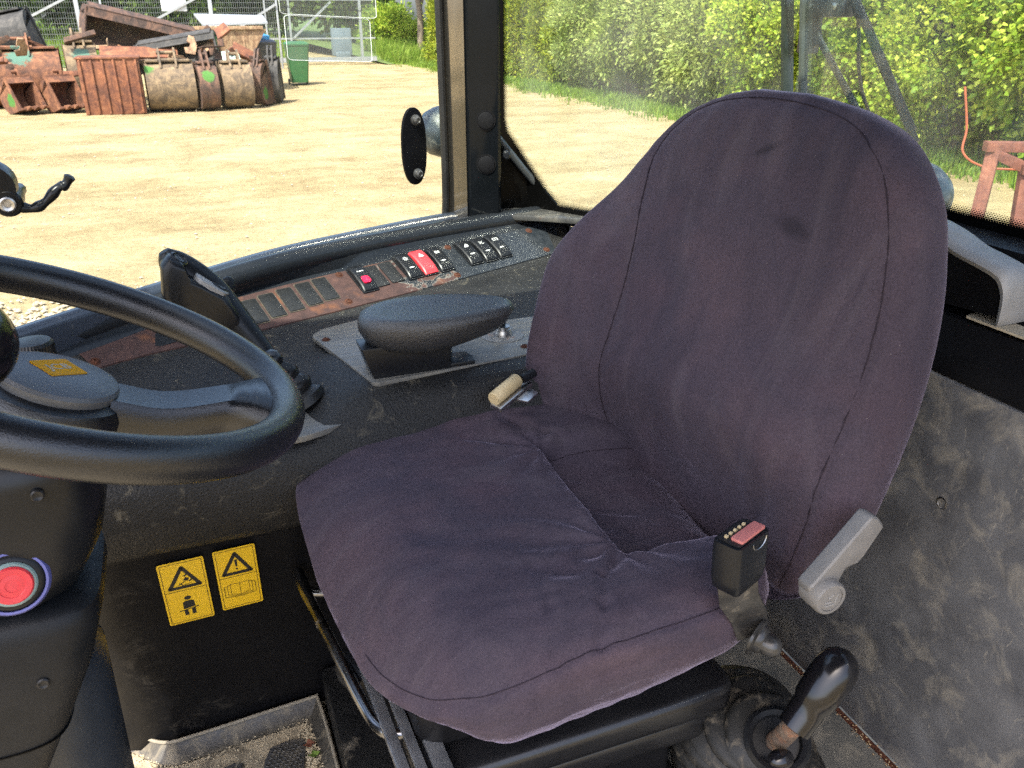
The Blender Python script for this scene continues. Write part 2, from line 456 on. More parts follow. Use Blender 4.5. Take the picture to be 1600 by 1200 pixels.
def rustmat(name, cols, spray=None, seed=0):
    m = bpy.data.materials.new(name)
    m.use_nodes = True
    t = m.node_tree
    p = t.nodes['Principled BSDF']
    tc = t.nodes.new('ShaderNodeTexCoord')
    mp = t.nodes.new('ShaderNodeMapping')
    mp.inputs['Location'].default_value = (seed * 3.7, seed * 1.3, seed)
    t.links.new(tc.outputs['Object'], mp.inputs[0])
    v = mp.outputs[0]
    c = ramp(t, tex(t, v, 3.4, 9, .78, .8).outputs[0], [(.28, cols[0]), (.45, cols[1]), (.58, cols[2]), (.75, cols[3])]).outputs[0]
    m2 = t.nodes.new('ShaderNodeMapping')
    m2.inputs['Scale'].default_value = (9, 9, .7)
    t.links.new(v, m2.inputs[0])
    st = ramp(t, tex(t, m2.outputs[0], 1.2, 6, .7).outputs[0], [(.35, g1(.55)), (.65, g1(1.25))]).outputs[0]
    c = mixc(t, .7, c, mixc(t, 1, c, st, 'MULTIPLY'))
    if spray:
        (sx, sy, sz), rad, scol = spray
        vm = t.nodes.new('ShaderNodeVectorMath')
        vm.operation = 'DISTANCE'
        t.links.new(tc.outputs['Object'], vm.inputs[0])
        vm.inputs[1].default_value = (sx, sy, sz)
        d = mth(t, 'ADD', mth(t, 'DIVIDE', vm.outputs['Value'], rad), mth(t, 'MULTIPLY', tex(t, tc.outputs['Object'], 9, 7, .8).outputs[0], 1.9))
        c = mixc(t, ramp(t, d, [(1.30, g1(1)), (1.42, g1(0))]).outputs[0] if False else ramp(t, mth(t, 'MULTIPLY', d, .5), [(.82, g1(1)), (.92, g1(0))]).outputs[0], c, scol)
    t.links.new(c, p.inputs['Base Color'])
    p.inputs['Roughness'].default_value = .8
    b = t.nodes.new('ShaderNodeBump')
    b.inputs['Strength'].default_value = .5
    b.inputs['Distance'].default_value = .02
    t.links.new(tex(t, v, 14, 6, .7).outputs[0], b.inputs['Height'])
    t.links.new(b.outputs[0], p.inputs['Normal'])
    return m
RO = [(.03, .018, .013), (.10, .04, .022), (.21, .085, .038), (.28, .18, .11)]
RD = [(.018, .013, .012), (.055, .032, .024), (.13, .065, .04), (.22, .15, .10)]
RG = [(.03, .025, .02), (.10, .07, .045), (.21, .145, .08), (.31, .25, .17)]
RORANGE = [(.04, .018, .012), (.12, .042, .022), (.22, .08, .034), (.30, .17, .10)]
RDARK = [(.010, .010, .011), (.025, .024, .024), (.06, .055, .052), (.13, .11, .085)]
GREEN = (.045, .14, .02)
TEALP = (.06, .13, .095)

# ------------------------------------------------------------------ mesh helpers
ORG = {}
def tag(o, label, cat, group=None, kind=None):
    if label:
        o['label'] = label
    if cat:
        o['category'] = cat
    if group:
        o['group'] = group
    if kind:
        o['kind'] = kind
    return o

def thing(name, loc, label, cat, group=None):
    o = bpy.data.objects.new(name, None)
    o.empty_display_size = .05
    o.location = loc
    col.objects.link(o)
    ORG[o.name] = Vector(loc)
    return tag(o, label, cat, group)

class MB:
    def __init__(s):
        s.v, s.f, s.uv = [], [], None
    def add(s, vs, fs):
        k = len(s.v)
        s.v += [tuple(v) for v in vs]
        s.f += [tuple(k + i for i in f) for f in fs]
        return s
    def box(s, c, d, rot=None):
        c = Vector(c)
        vs = []
        for i in range(8):
            q = Vector(((i & 1) - .5, (i >> 1 & 1) - .5, (i >> 2) - .5))
            q = Vector((q.x * d[0], q.y * d[1], q.z * d[2]))
            vs.append(c + (rot @ q if rot else q))
        return s.add(vs, [(0, 2, 3, 1), (4, 5, 7, 6), (0, 1, 5, 4), (2, 6, 7, 3), (0, 4, 6, 2), (1, 3, 7, 5)])
    def beam(s, a, b, w, h=None, up=(0, 0, 1)):
        a, b = Vector(a), Vector(b)
        d = b - a
        x = d.normalized()
        y = Vector(up).cross(x)
        if y.length < 1e-4:
            y = Vector((0, 1, 0)).cross(x)
        y.normalize()
        z = x.cross(y)
        m = Matrix((x, y, z)).transposed()
        return s.box((a + b) / 2, (d.length, w, h or w), m)
    def loft(s, rings, closed=True, cap0=True, cap1=True):
        n = len(rings[0])
        k = len(s.v)
        for r in rings:
            s.v += [tuple(p) for p in r]
        for i in range(len(rings) - 1):
            for j in range(n if closed else n - 1):
                a, b = k + i * n + j, k + i * n + (j + 1) % n
                s.f.append((a, b, b + n, a + n))
        if closed and cap0:
            s.f.append(tuple(k + j for j in reversed(range(n))))
        if closed and cap1:
            s.f.append(tuple(k + (len(rings) - 1) * n + j for j in range(n)))
        return s
    def tube(s, pts, rad, n=12, flat=1.0, ref=None, cap=True, closed=False):
        pts = [Vector(p) for p in pts]
        if not isinstance(rad, (list, tuple)):
            rad = [rad] * len(pts)
        rings = []
        prev = Vector(ref) if ref else None
        for i, p in enumerate(pts):
            if closed:
                d = pts[(i + 1) % len(pts)] - pts[i - 1]
            else:
                d = pts[min(i + 1, len(pts) - 1)] - pts[max(i - 1, 0)]
            d.normalize()
            if prev is None:
                prev = Vector((0, 0, 1)) if abs(d.z) < .9 else Vector((1, 0, 0))
            u = prev - d * prev.dot(d)
            if u.length < 1e-5:
                u = d.orthogonal()
            u.normalize()
            prev = u
            w_ = d.cross(u)
            rings.append([p + (u * math.cos(a) * flat + w_ * math.sin(a)) * rad[i] for a in (2 * math.pi * j / n for j in range(n))])
        if closed:
            rings.append(rings[0])
        return s.loft(rings, True, cap and not closed, cap and not closed)
    def lathe(s, prof, o, ax=(0, 0, 1), n=32, cap=True):
        o, ax = Vector(o), Vector(ax).normalized()
        u = ax.orthogonal().normalized()
        w_ = ax.cross(u)
        rings = [[o + ax * h + (u * math.cos(2 * math.pi * j / n) + w_ * math.sin(2 * math.pi * j / n)) * r for j in range(n)] for r, h in prof]
        return s.loft(rings, True, cap, cap)
    def prism(s, poly, off):
        poly = [Vector(p) for p in poly]
        off = Vector(off)
        n = len(poly)
        return s.add(poly + [p + off for p in poly],
                     [tuple(reversed(range(n))), tuple(range(n, 2 * n))] + [(i, (i + 1) % n, n + (i + 1) % n, n + i) for i in range(n)])
    def sphere(s, c, r, n=20, m=12, sc=(1, 1, 1)):
        rings = []
        for i in range(1, m):
            a = math.pi * i / m
            rings.append([Vector((c[0] + r * sc[0] * math.sin(a) * math.cos(2 * math.pi * j / n), c[1] + r * sc[1] * math.sin(a) * math.sin(2 * math.pi * j / n), c[2] - r * sc[2] * math.cos(a))) for j in range(n)])
        return s.loft(rings)
    def build(s, name, material, parent=None, smooth=38, bevel=0, bseg=2, sub=0, fix=True):
        me = bpy.data.meshes.new(name)
        org = ORG.get(parent.name, Vector()) if parent else Vector()
        me.from_pydata([(v[0] - org.x, v[1] - org.y, v[2] - org.z) for v in s.v], [], s.f)
        if fix or bevel:
            bm = bmesh.new()
            bm.from_mesh(me)
            if fix:
                bmesh.ops.recalc_face_normals(bm, faces=bm.faces)
            if bevel:
                es = [e for e in bm.edges if len(e.link_faces) == 2 and e.calc_face_angle(0) > R(30)]
                bmesh.ops.bevel(bm, geom=es, offset=bevel, segments=bseg, profile=.6, affect='EDGES', clamp_overlap=True)
            bm.to_mesh(me)
            bm.free()
        me.materials.append(M[material] if isinstance(material, str) else material)
        if smooth:
            me.shade_smooth()
            me.set_sharp_from_angle(angle=R(smooth))
        o = bpy.data.objects.new(name, me)
        col.objects.link(o)
        if parent:
            o.parent = parent
        ORG[o.name] = org
        if sub:
            md = o.modifiers.new('sub', 'SUBSURF')
            md.levels = md.render_levels = sub
        return o

def catmull(P, t):
    n = len(P)
    i = int(min(max(math.floor(t), 0), n - 2))
    f = t - i
    p0, p1, p2, p3 = (Vector(P[max(i - 1, 0)]), Vector(P[i]), Vector(P[i + 1]), Vector(P[min(i + 2, n - 1)]))
    return .5 * ((2 * p1) + (p2 - p0) * f + (2 * p0 - 5 * p1 + 4 * p2 - p3) * f * f + (-p0 + 3 * p1 - 3 * p2 + p3) * f ** 3)

def spline(P, n):
    return [catmull(P, i * (len(P) - 1) / (n - 1)) for i in range(n)]

def sstep(a, b, x):
    t = min(1, max(0, (x - a) / (b - a)))
    return t * t * (3 - 2 * t)

def label_text(name, body, size, mtx, material, parent, extr=.0001, sx=1):
    cu = bpy.data.curves.new(name, 'FONT')
    cu.body, cu.size, cu.align_x, cu.align_y, cu.extrude = body, size, 'CENTER', 'CENTER', extr
    ob = bpy.data.objects.new(name, cu)
    me = bpy.data.meshes.new_from_object(ob)
    bpy.data.objects.remove(ob)
    org = ORG[parent.name]
    me.transform(Matrix.Translation(-org) @ mtx @ Matrix.Diagonal((sx, 1, 1, 1)))
    me.materials.clear()
    me.materials.append(M[material])
    o = bpy.data.objects.new(name, me)
    col.objects.link(o)
    o.parent = parent
    ORG[o.name] = org
    return o

def frame(o, x, y):
    """matrix whose columns are x, y and their normal at o"""
    x = Vector(x).normalized()
    z = x.cross(Vector(y)).normalized()
    y = z.cross(x)
    m = Matrix((x, y, z)).transposed().to_4x4()
    m.translation = Vector(o)
    return m

def rrect(w, h, r, n=4):
    p = []
    for cx, cy, a0 in ((w / 2 - r, h / 2 - r, 0), (-w / 2 + r, h / 2 - r, 90), (-w / 2 + r, -h / 2 + r, 180), (w / 2 - r, -h / 2 + r, 270)):
        for i in range(n + 1):
            a = R(a0 + 90 * i / n)
            p.append((cx + r * math.cos(a), cy + r * math.sin(a)))
    return p

def slab(mb, mtx, poly, z0, z1):
    return mb.prism([mtx @ Vector((x, y, z0)) for x, y in poly], (mtx.to_3x3() @ Vector((0, 0, z1 - z0))))

def screw(parent, p, nrm, r=.0045, name='screw', m='rust'):
    b = MB()
    b.lathe([(r * 1.5, -.001), (r * 1.5, .0006), (r * 1.05, .0012), (r, .0028), (r * .55, .0036), (r * .5, .0018)], p, nrm, 12)
    return b.build(name, m, parent)

# ------------------------------------------------------------------ the setting: yard
def yard():
    b = MB()
    xs = [-260, -120, -60, -30, -18] + [(-16 + i * .5) for i in range(70)] + [20, 24, 30, 45, 80, 160, 260]
    ys = [-200, -80, -30, -10, 0] + [1.5 + i * .5 for i in range(92)] + [49, 53, 60, 75, 110, 180, 300]
    rnd = random.Random(3)
    nx = len(xs)
    vs = []
    for y in ys:
        for x in xs:
            z = GZ + .05 * noise.fractal(Vector((x * .35, y * .35, 0)), 1, 2, 4) if 2 < y < 60 and -16 < x < 19 else GZ
            vs.append((x, y, z))
    fs = [(j * nx + i, j * nx + i + 1, (j + 1) * nx + i + 1, (j + 1) * nx + i) for j in range(len(ys) - 1) for i in range(nx - 1)]
    b.add(vs, fs)
    o = b.build('ground', 'ground', None, 60)
    return tag(o, None, None, kind='structure')
yard()

def scatter(name, material, label, cat, pts, maker, kind='stuff'):
    b = MB()
    for p in pts:
        maker(b, p)
    o = b.build(name, material, None, 0, fix=False)
    return tag(o, label, cat, kind=kind)

def stone_maker(rnd):
    def f(b, p):
        r = p[3]
        vs = [(p[0] + r * q[0] * rnd.uniform(.6, 1.2), p[1] + r * q[1] * rnd.uniform(.6, 1.2), p[2] + r * q[2] * rnd.uniform(.5, .9)) for q in
              ((1, 0, .1), (0, 1, .1), (-1, 0, .1), (0, -1, .1), (.1, .1, 1), (0, 0, -.6))]
        b.add(vs, [(0, 1, 4), (1, 2, 4), (2, 3, 4), (3, 0, 4), (1, 0, 5), (2, 1, 5), (3, 2, 5), (0, 3, 5)])
    return f
rnd = random.Random(11)
pts = []
for i in range(6000):
    x, y = rnd.uniform(-9, 12), 2.5 + 38 * rnd.random() ** 1.3
    if noise.noise(Vector((x * .3, y * .3, 5))) > -.05 or rnd.random() < .25:
        pts.append((x, y, GZ + .01, rnd.uniform(.006, .02) * (1 + y * .015)))
for i in range(2600):                      # the paler gravelly corner beside the dash
    pts.append((rnd.gauss(-1.5, .55), rnd.gauss(6.6, .7), GZ + .01, rnd.uniform(.012, .034)))
scatter('gravel', 'stone', 'loose pale stones strewn over the sandy yard', 'gravel', pts, stone_maker(rnd))

def blades(b, p):
    x, y, z, h = p
    for k in range(5):
        a = rnd.uniform(0, 6.28)
        l = rnd.uniform(.1, .5) * h
        dx, dy = math.cos(a), math.sin(a)
        ox, oy = rnd.gauss(0, .07), rnd.gauss(0, .07)
        wx, wy = -dy * .016, dx * .016
        hh = h * rnd.uniform(.6, 1.2)
        b.add([(x + ox - wx, y + oy - wy, z), (x + ox + wx, y + oy + wy, z), (x + ox + dx * l * .5 + wx * .7, y + oy + dy * l * .5 + wy * .7, z + hh * .65), (x + ox + dx * l, y + oy + dy * l, z + hh)], [(0, 1, 2), (0, 2, 3)])
pts = []
for i in range(9000):                      # verge along the foot of the hedge
    y = rnd.uniform(7, 46)
    x = 12.0 + abs(rnd.gauss(0, .5)) * rnd.choice((-1, 1)) + .5 * noise.noise(Vector((0, y * .4, 2)))
    pts.append((x, y, GZ, rnd.uniform(.05, .30) * (.5 + .9 * abs(noise.noise(Vector((x, y * .8, 7)))))))
scatter('grass_verge', 'grass', 'ragged green grass along the foot of the hedge', 'grass', pts, blades)
pts = []
for i in range(9000):
    t = rnd.random()
    x, y = rnd.uniform(10.6, 24), rnd.uniform(43, 62)
    if x > 10.4 + (y - 43) * .1:
        pts.append((x, y, GZ + max(0, (y - 43) * .05), rnd.uniform(.3, .8)))
for i in range(9000):
    x, y = rnd.uniform(-26, 7), rnd.uniform(46.5, 75)
    pts.append((x, y, GZ + max(0, (y - 48) * .045), rnd.uniform(.3, .8)))
scatter('grass_meadow', 'grass', 'tall meadow grass beyond the fence and gate', 'grass', pts, blades)
b = MB()
b.add([(-60, 46, GZ + .01), (7, 46, GZ + .01), (7, 75, GZ + 1.2), (-60, 75, GZ + 1.2), (-60, 110, GZ + 1.5), (30, 110, GZ + 1.5), (10.4, 43, GZ + .01), (30, 43, GZ + .01), (30, 62, GZ + .95)],
      [(0, 1, 2, 3), (3, 2, 5, 4), (6, 7, 8), (6, 8, 5, 2)])
tag(b.build('grass_bank', mat('bank_soil', (.06, .10, .02), (.12, .16, .04), 2, .95), None, 0), None, None, kind='structure')

# ------------------------------------------------------------------ plants
def leaf_mesh(name, n, sampler, size, material, seed, aspect=.55, droop=.3):
    rg = np.random.default_rng(seed)
    P, D = sampler(n, rg)                          # positions, outward directions
    n = len(P)
    a = rg.normal(size=(n, 3)) * .75 + D
    a[:, 2] -= droop
    a /= np.linalg.norm(a, axis=1)[:, None]
    t = rg.normal(size=(n, 3))
    b_ = np.cross(a, t)
    b_ /= np.linalg.norm(b_, axis=1)[:, None]
    s = (size * (.4 + 1.3 * rg.random(n) ** 1.6))[:, None]
    nn = np.cross(a, b_)
    v0, v2 = P, P + a * s
    v1 = P + a * s * .45 + b_ * s * aspect * .5 + nn * s * .12
    v3 = P + a * s * .45 - b_ * s * aspect * .5 + nn * s * .12
    V = np.stack([v0, v1, v2, v3], 1).reshape(-1, 3)
    me = bpy.data.meshes.new(name)
    me.vertices.add(4 * n)
    me.vertices.foreach_set('co', V.ravel())
    me.loops.add(4 * n)
    me.loops.foreach_set('vertex_index', np.arange(4 * n, dtype=np.int32))
    me.polygons.add(n)
    me.polygons.foreach_set('loop_start', np.arange(0, 4 * n, 4, dtype=np.int32))
    me.polygons.foreach_set('loop_total', np.full(n, 4, dtype=np.int32))
    me.update(calc_edges=True)
    me.materials.append(M[material])
    return me

def clump_sampler(rx, ry, h, z0, nclump, spread, fill=.35, cone=False):
    def f(n, rg):
        d = rg.normal(size=(nclump, 3))
        d /= np.linalg.norm(d, axis=1)[:, None]
        rad = (fill + (1 - fill) * rg.random(nclump) ** .45) * rg.uniform(.82, 1.12, nclump)
        c = d * rad[:, None]
        zz = (c[:, 2] + 1) / 2
        if cone:
            zz = rg.random(nclump)
            k = np.clip(1.05 - zz ** 1.6, .1, 1) * (.75 + .3 * rg.random(nclump))
            ang = rg.uniform(0, 2 * np.pi, nclump)
            rr = (.55 + .45 * rg.random(nclump)) * k
            C = np.stack([rr * np.cos(ang) * rx, rr * np.sin(ang) * ry, z0 + zz * h], 1)
        else:
            C = np.stack([c[:, 0] * rx, c[:, 1] * ry, z0 + zz * h], 1)
        idx = rg.integers(0, nclump, n)
        sp = spread * rg.uniform(.6, 1.4, nclump)[idx]
        off = rg.normal(size=(n, 3)) * sp[:, None]
        if cone:
            off[:, 2] *= 1.7
        P = C[idx] + off
        P[:, 2] = np.maximum(P[:, 2], .03)
        O = P - np.array([0, 0, z0 + h * .4])
        O = O / np.maximum(np.linalg.norm(O, axis=1)[:, None], .01) + off / sp[:, None] * .5
        return P, O
    return f

def trunk_mesh(name, h, r, limbs, spread, seed):
    rg = random.Random(seed)
    b = MB()
    top = Vector((rg.uniform(-.1, .1) * h * .3, rg.uniform(-.1, .1) * h * .3, h))
    b.tube([Vector((0, 0, -.1)), top * .35 + Vector((.04, .02, 0)), top * .7, top], [r, r * .8, r * .55, r * .2], 8)
    for i in range(limbs):
        f = rg.uniform(.2, .85)
        p = top * f
        a = rg.uniform(0, 6.28)
        e = p + Vector((math.cos(a) * spread * rg.uniform(.5, .95), math.sin(a) * spread * rg.uniform(.5, .95), h * rg.uniform(.12, .35)))
        b.tube([p, (p + e) / 2 + Vector((0, 0, -.05 * h)), e], [r * .45, r * .3, r * .08], 6)
    me = bpy.data.meshes.new(name)
    me.from_pydata(b.v, [], b.f)
    me.materials.append(M['bark'])
    me.shade_smooth()
    return me

KINDS = {
    'thuja': (leaf_mesh('thuja_foliage', 30000, clump_sampler(.85, .85, 4.6, .05, 240, .10, cone=True), .13, 'leaf_thuja', 1, .35, -.55), trunk_mesh('thuja_trunk', 3.8, .09, 10, .4, 1)),
    'willow': (leaf_mesh('shrub_foliage', 40000, clump_sampler(1.7, 1.7, 4.6, .1, 170, .19, .45), .11, 'leaf_willow', 2, .42, .15), trunk_mesh('shrub_stem', 3.4, .08, 12, 1.2, 2)),
    'willow2': (leaf_mesh('shrub_foliage_b', 40000, clump_sampler(1.5, 1.7, 5.0, .1, 160, .20, .45), .115, 'leaf_willow', 7, .42, .25), trunk_mesh('shrub_stem_b', 3.6, .08, 12, 1.2, 7)),
    'maple': (leaf_mesh('maple_foliage', 60000, clump_sampler(1.6, 1.6, 4.4, .1, 170, .19, .45), .080, 'leaf_maple', 3, .75, .35), trunk_mesh('maple_stem', 3.2, .09, 12, 1.2, 3)),
    'maple2': (leaf_mesh('maple_foliage_b', 60000, clump_sampler(1.8, 1.5, 4.8, .1, 170, .20, .45), .084, 'leaf_maple', 9, .75, .35), trunk_mesh('maple_stem_b', 3.4, .09, 12, 1.2, 9)),
    'tree': (leaf_mesh('tree_foliage', 24000, clump_sampler(3.4, 3.4, 7.5, 1.0, 200, .55, .4), .34, 'leaf_tree', 4, .6, .2), trunk_mesh('tree_trunk', 6.5, .24, 12, 2.4, 4)),
    'bush': (leaf_mesh('bush_foliage', 14000, clump_sampler(1.6, 1.6, 2.6, .0, 120, .25, .4), .2, 'leaf_maple', 5, .6, .2), trunk_mesh('bush_stem', 1.8, .06, 8, .9, 5)),
}
def plant(kind, name, x, y, sc, rz, label, cat, group, z=GZ):
    f, tk = KINDS[kind]
    r = bpy.data.objects.new(name, None)
    r.location, r.rotation_euler, r.scale = (x, y, z), (0, 0, rz), (sc, sc, sc * 1.0)
    col.objects.link(r)
    tag(r, label, cat, group)
    for nm, me in (('crown', f), ('trunk', tk)):
        o = bpy.data.objects.new(nm, me)
        o.parent = r
        col.objects.link(o)
HG = 'shrubs of the hedge beyond the yard'
ordn = ['first', 'second', 'third', 'fourth', 'fifth', 'sixth', 'seventh', 'eighth', 'ninth', 'tenth', 'eleventh', 'twelfth']
for i in range(9):
    plant('thuja', 'thuja_conifer', 13.1 + .12 * math.sin(i * 5), 42.5 - i * 1.75, .92 + .12 * math.sin(i * 2.3 + 1), i * 1.9,
          f'upright green thuja conifer, {ordn[i]} from the cab pillar in the hedge row', 'conifer', 'thujas of the hedge')
for i, (x, y, k, s) in enumerate([(13.3, 26.0, 'willow', .92), (13.1, 23.6, 'willow2', .95), (13.4, 21.0, 'willow', 1.0), (13.0, 18.6, 'willow2', .92)]):
    plant(k, 'hedge_shrub', x, y, s, i * 2.1, f'tall pale silvery green shrub, {ordn[i]} past the thujas in the hedge', 'shrub', HG)
for i, (x, y, k, s) in enumerate([(13.2, 16.4, 'maple', .98), (13.5, 14.0, 'maple2', 1.02), (13.2, 11.6, 'maple', 1.0), (13.0, 9.0, 'maple2', 1.05), (13.4, 6.4, 'maple', 1.0), (13.3, 3.8, 'maple2', 1.0)]):
    plant(k, 'hedge_bush', x, y, s, i * 1.7 + .5, f'broad-leaved bright yellow-green bush, {ordn[i]} behind the rear window wiper', 'bush', HG)
for i, (x, y, s) in enumerate([(17.5, 40, .85), (17.2, 33, .8), (17.6, 26, .85), (17.4, 19.5, .8), (17.6, 13, .85), (17.3, 6.5, .85)]):
    plant('tree', 'hedge_tree', x, y, s, i * 1.3, f'dark leafy tree standing behind the hedge, {ordn[i]} from the pillar', 'tree', 'trees behind the hedge')
for i, (x, y, s) in enumerate([(-22, 62, 1.0), (-15, 66, 1.1), (-9, 60, .95), (-4, 64, 1.05), (1.5, 61, 1.0), (7, 66, 1.1), (12, 61, 1.0), (-29, 64, 1.1), (27, 60, 1.05), (22, 62, 1.1)]):
    plant('tree', 'woodland_tree', x, y, s, i * 2.7 + 1, f'dark green woodland tree, {ordn[i]} in the row beyond the meadow', 'tree', 'woodland trees beyond the fence', GZ + .9)
for i, (x, y, s) in enumerate([(15.2, 47.5, .8), (17.6, 48.5, 1.1), (13.8, 50.5, .6), (12.6, 52.0, .9), (19.5, 51, 1.2)]):
    plant('bush', 'verge_bush', x, y, s, i, f'bright green roadside bush near the bare trunks, {ordn[i]} of its cluster', 'bush', 'bushes by the bare trunks', GZ + .3)
for i, (x, y, r0) in enumerate([(13.0, 46.5, .19), (14.4, 46.0, .24)]):
    t = thing('bare_trunk', (x, y, GZ), ('slender' if i == 0 else 'stout forked') + ' brown tree trunk rising from the meadow beyond the gate', 'tree')
    b = MB()
    b.tube(spline([(x, y, GZ - .1), (x + .1, y, GZ + 2.2), (x - .15, y, GZ + 4.5), (x + .3, y, GZ + 8)], 12), [r0 * (1 - .04 * k) for k in range(12)], 10)
    b.tube([(x + .05, y, GZ + 2.4), (x + .8, y + .2, GZ + 4.6), (x + 1.3, y, GZ + 7)], [r0 * .6, r0 * .45, r0 * .2], 8)
    b.build('trunk', 'bark', t)
    me = bpy.data.objects.new('crown', KINDS['bush'][0])
    me.location = (0, 0, 5.2)
    me.scale = (1.6, 1.6, 1.4)
    me.parent = t
    col.objects.link(me)

# ------------------------------------------------------------------ fence, gate, signs beyond the buckets
FY = 41.0
ft = thing('mesh_fence', (-6, FY, GZ), 'galvanised wire mesh fence with diagonal braces behind the bucket pile', 'fence')
def fx(px):                       # spacing of the posts along the fence line
    return -13.7 + px * .0437
b = MB()
for k in range(230):
    x = -15 + k * .0878
    b.box((x, FY, GZ + 1.55), (.011, .008, 2.9))
for k in range(15):
    b.box((-4.95, FY, GZ + .12 + k * .2), (20.2, .008, .013))
o = b.build('wire_mesh', 'wire', ft, 0, fix=False)
o['kind'] = 'stuff'
for k, x in enumerate([-14.2, -10.9, -9.3, -6.9, -2.85, -1.95, 2.3, 5.05]):
    b = MB()
    wd = .16 if k in (4, 6) else .075
    b.box((x, FY - .09, GZ + 1.6), (wd, wd, 3.2))
    b.build('post', 'galv', ft, 30, .006)
for xa, za, xb, zb in [(-14.1, 1.5, -11.0, 3.2), (-10.8, 1.35, -7.0, 3.6), (-6.0, 1.5, -2.9, 3.0), (-.9, 1.6, 2.2, 3.1), (2.5, 1.25, 5.0, 2.65)]:
    b = MB()
    b.beam((xa, FY - .17, GZ + za), (xb, FY - .17, GZ + zb), .09)
    b.build('brace', 'galv', ft, 30)
b = MB()
b.box((-10.3, FY - .14, GZ + 1.25), (8.2, .05, .07))
b.build('rail', 'galv', ft)
gt = thing('sliding_gate', (7.4, 42.6, GZ), 'galvanised sliding gate with a diagonal brace standing across the track', 'gate')
gx0, gx1, gy = 4.9, 10.1, 44.2
for nm, a, c, w_ in (('rail', (gx0, gy, GZ + .22), (gx1, gy, GZ + .22), .2), ('rail', (gx0, gy, GZ + 1.18), (gx1, gy, GZ + 1.18), .07), ('rail', (gx0, gy, GZ + 2.9), (gx1, gy, GZ + 2.9), .07),
                     ('post', (6.0, gy, GZ + .3), (6.0, gy, GZ + 2.9), .09), ('post', (9.4, gy, GZ + .3), (9.4, gy, GZ + 2.9), .12), ('post', (gx0, gy, GZ + .3), (gx0, gy, GZ + 2.9), .07),
                     ('brace', (6.1, gy - .05, GZ + 1.2), (8.0, gy - .05, GZ + 2.8), .09)):
    b = MB()
    b.beam(a, c, w_, w_, up=(0, 1, 0))
    b.build(nm, 'galv', gt, 30)
b = MB()
for k in range(60):
    b.box((gx0 + k * .0878, gy + .03, GZ + 1.6), (.007, .007, 2.6))
o = b.build('wire_mesh', 'wire', gt, 0, fix=False)
o['kind'] = 'stuff'
b = MB()
b.box((8.85, 46.6, GZ + .95), (.95, .6, 1.3))
b.box((8.85, 46.28, GZ + .35), (.75, .05, .25))
tag(b.build('utility_cabinet', mat('pale_blue_cabinet', (.13, .17, .20), (.17, .21, .24), 3, .5), None, 30, .02), 'pale blue utility cabinet standing behind the sliding gate', 'cabinet')

def sign(name, x, z, wd, h, m, label, y=FY - .13, tilt=0):
    b = MB()
    b.box((x, y, GZ + z), (wd, .02, h), Matrix.Rotation(tilt, 3, 'Y'))
    return tag(b.build(name, m, None, 30, .004), label, 'sign')
sign('fence_sign', .85, 2.72, 1.0, .68, 'signwhite', 'large blank white sign board hung on the mesh fence')
sign('paper_notice', -9.9, 2.45, .42, .5, 'signwhite', 'small tilted white paper notice on the fence', tilt=.2)
t = thing('warning_sign', (-10.75, FY - .13, GZ + 2.55), 'small red and blue notice tied to the fence', 'sign')
b = MB()
b.box((-10.75, FY - .13, GZ + 2.46), (.5, .02, .2))
b.build('lower_half', 'signred', t)
b = MB()
b.box((-10.75, FY - .13, GZ + 2.67), (.5, .02, .18))
b.build('upper_half', 'signblue', t)
b = MB()
b.box((-4.55, FY - .13, GZ + 3.0), (.35, .02, .36))
o = tag(b.build('notice_plate', 'signwhite', None, 30), 'little white plate with a red mark at the fence top', 'sign')
ORG[o.name] = Vector()
b = MB()
b.box((-4.6, FY - .145, GZ + 3.02), (.06, .006, .2))
b.box((-4.48, FY - .145, GZ + 3.02), (.06, .006, .2))
b.build('red_mark', 'signred', o)

b = MB()
rg_ = random.Random(8)
prof = [(2.6 - 2.5 * (i / 9) ** 1.15, 1.75 * math.sin(i / 9 * math.pi / 2) ** 1.2) for i in range(10)]
rings = [[Vector((2.9 + (r + rg_.uniform(-.12, .12)) * math.cos(a), 47.5 + (r + rg_.uniform(-.12, .12)) * math.sin(a), GZ + h + rg_.uniform(-.06, .06))) for a in (2 * math.pi * j / 36 for j in range(36))] for r, h in prof]
b.loft(rings, True, False, True)
tag(b.build('gravel_heap', 'gravelpile', None, 60), 'heap of pale pinkish gravel dumped behind the fence', 'gravel heap')

# parked car glimpsed through the fence
ct = thing('parked_car', (-13.6, 47, GZ), 'dark teal car parked in the meadow behind the fence', 'car')
b = MB()
cs = []
for yy, k in ((-.85, .96), (-.8, 1), (.8, 1), (.85, .96)):
    cs.append([Vector((-13.6 + x * k, 47 + yy, GZ + .5 + z)) for x, z in ((-2.1, .35), (-2.0, .75), (-1.2, .9), (-.6, 1.42), (.7, 1.45), (1.4, .98), (2.05, .85), (2.1, .35), (1.9, .25), (-1.9, .25))])
b.loft(cs)
b.build('body', 'carpaint', ct, 40, .03)
for yy in (-.86, .86):
    b = MB()
    b.prism([(-13.6 + x, 47 + yy, GZ + .5 + z) for x, z in ((-1.0, .95), (-.5, 1.34), (.6, 1.36), (1.2, .98))], (0, .02 if yy > 0 else -.02, 0))
    b.build('window', 'carglass', ct)
for x in (-1.35, 1.35):
    for yy in (-.88, .88):
        b = MB()
        b.lathe([(.2, -.1), (.33, -.1), (.33, .1), (.2, .1)], (-13.6 + x, 47 + yy, GZ + .62), (0, 1, 0), 20)
        b.build('wheel', 'tyre', ct)

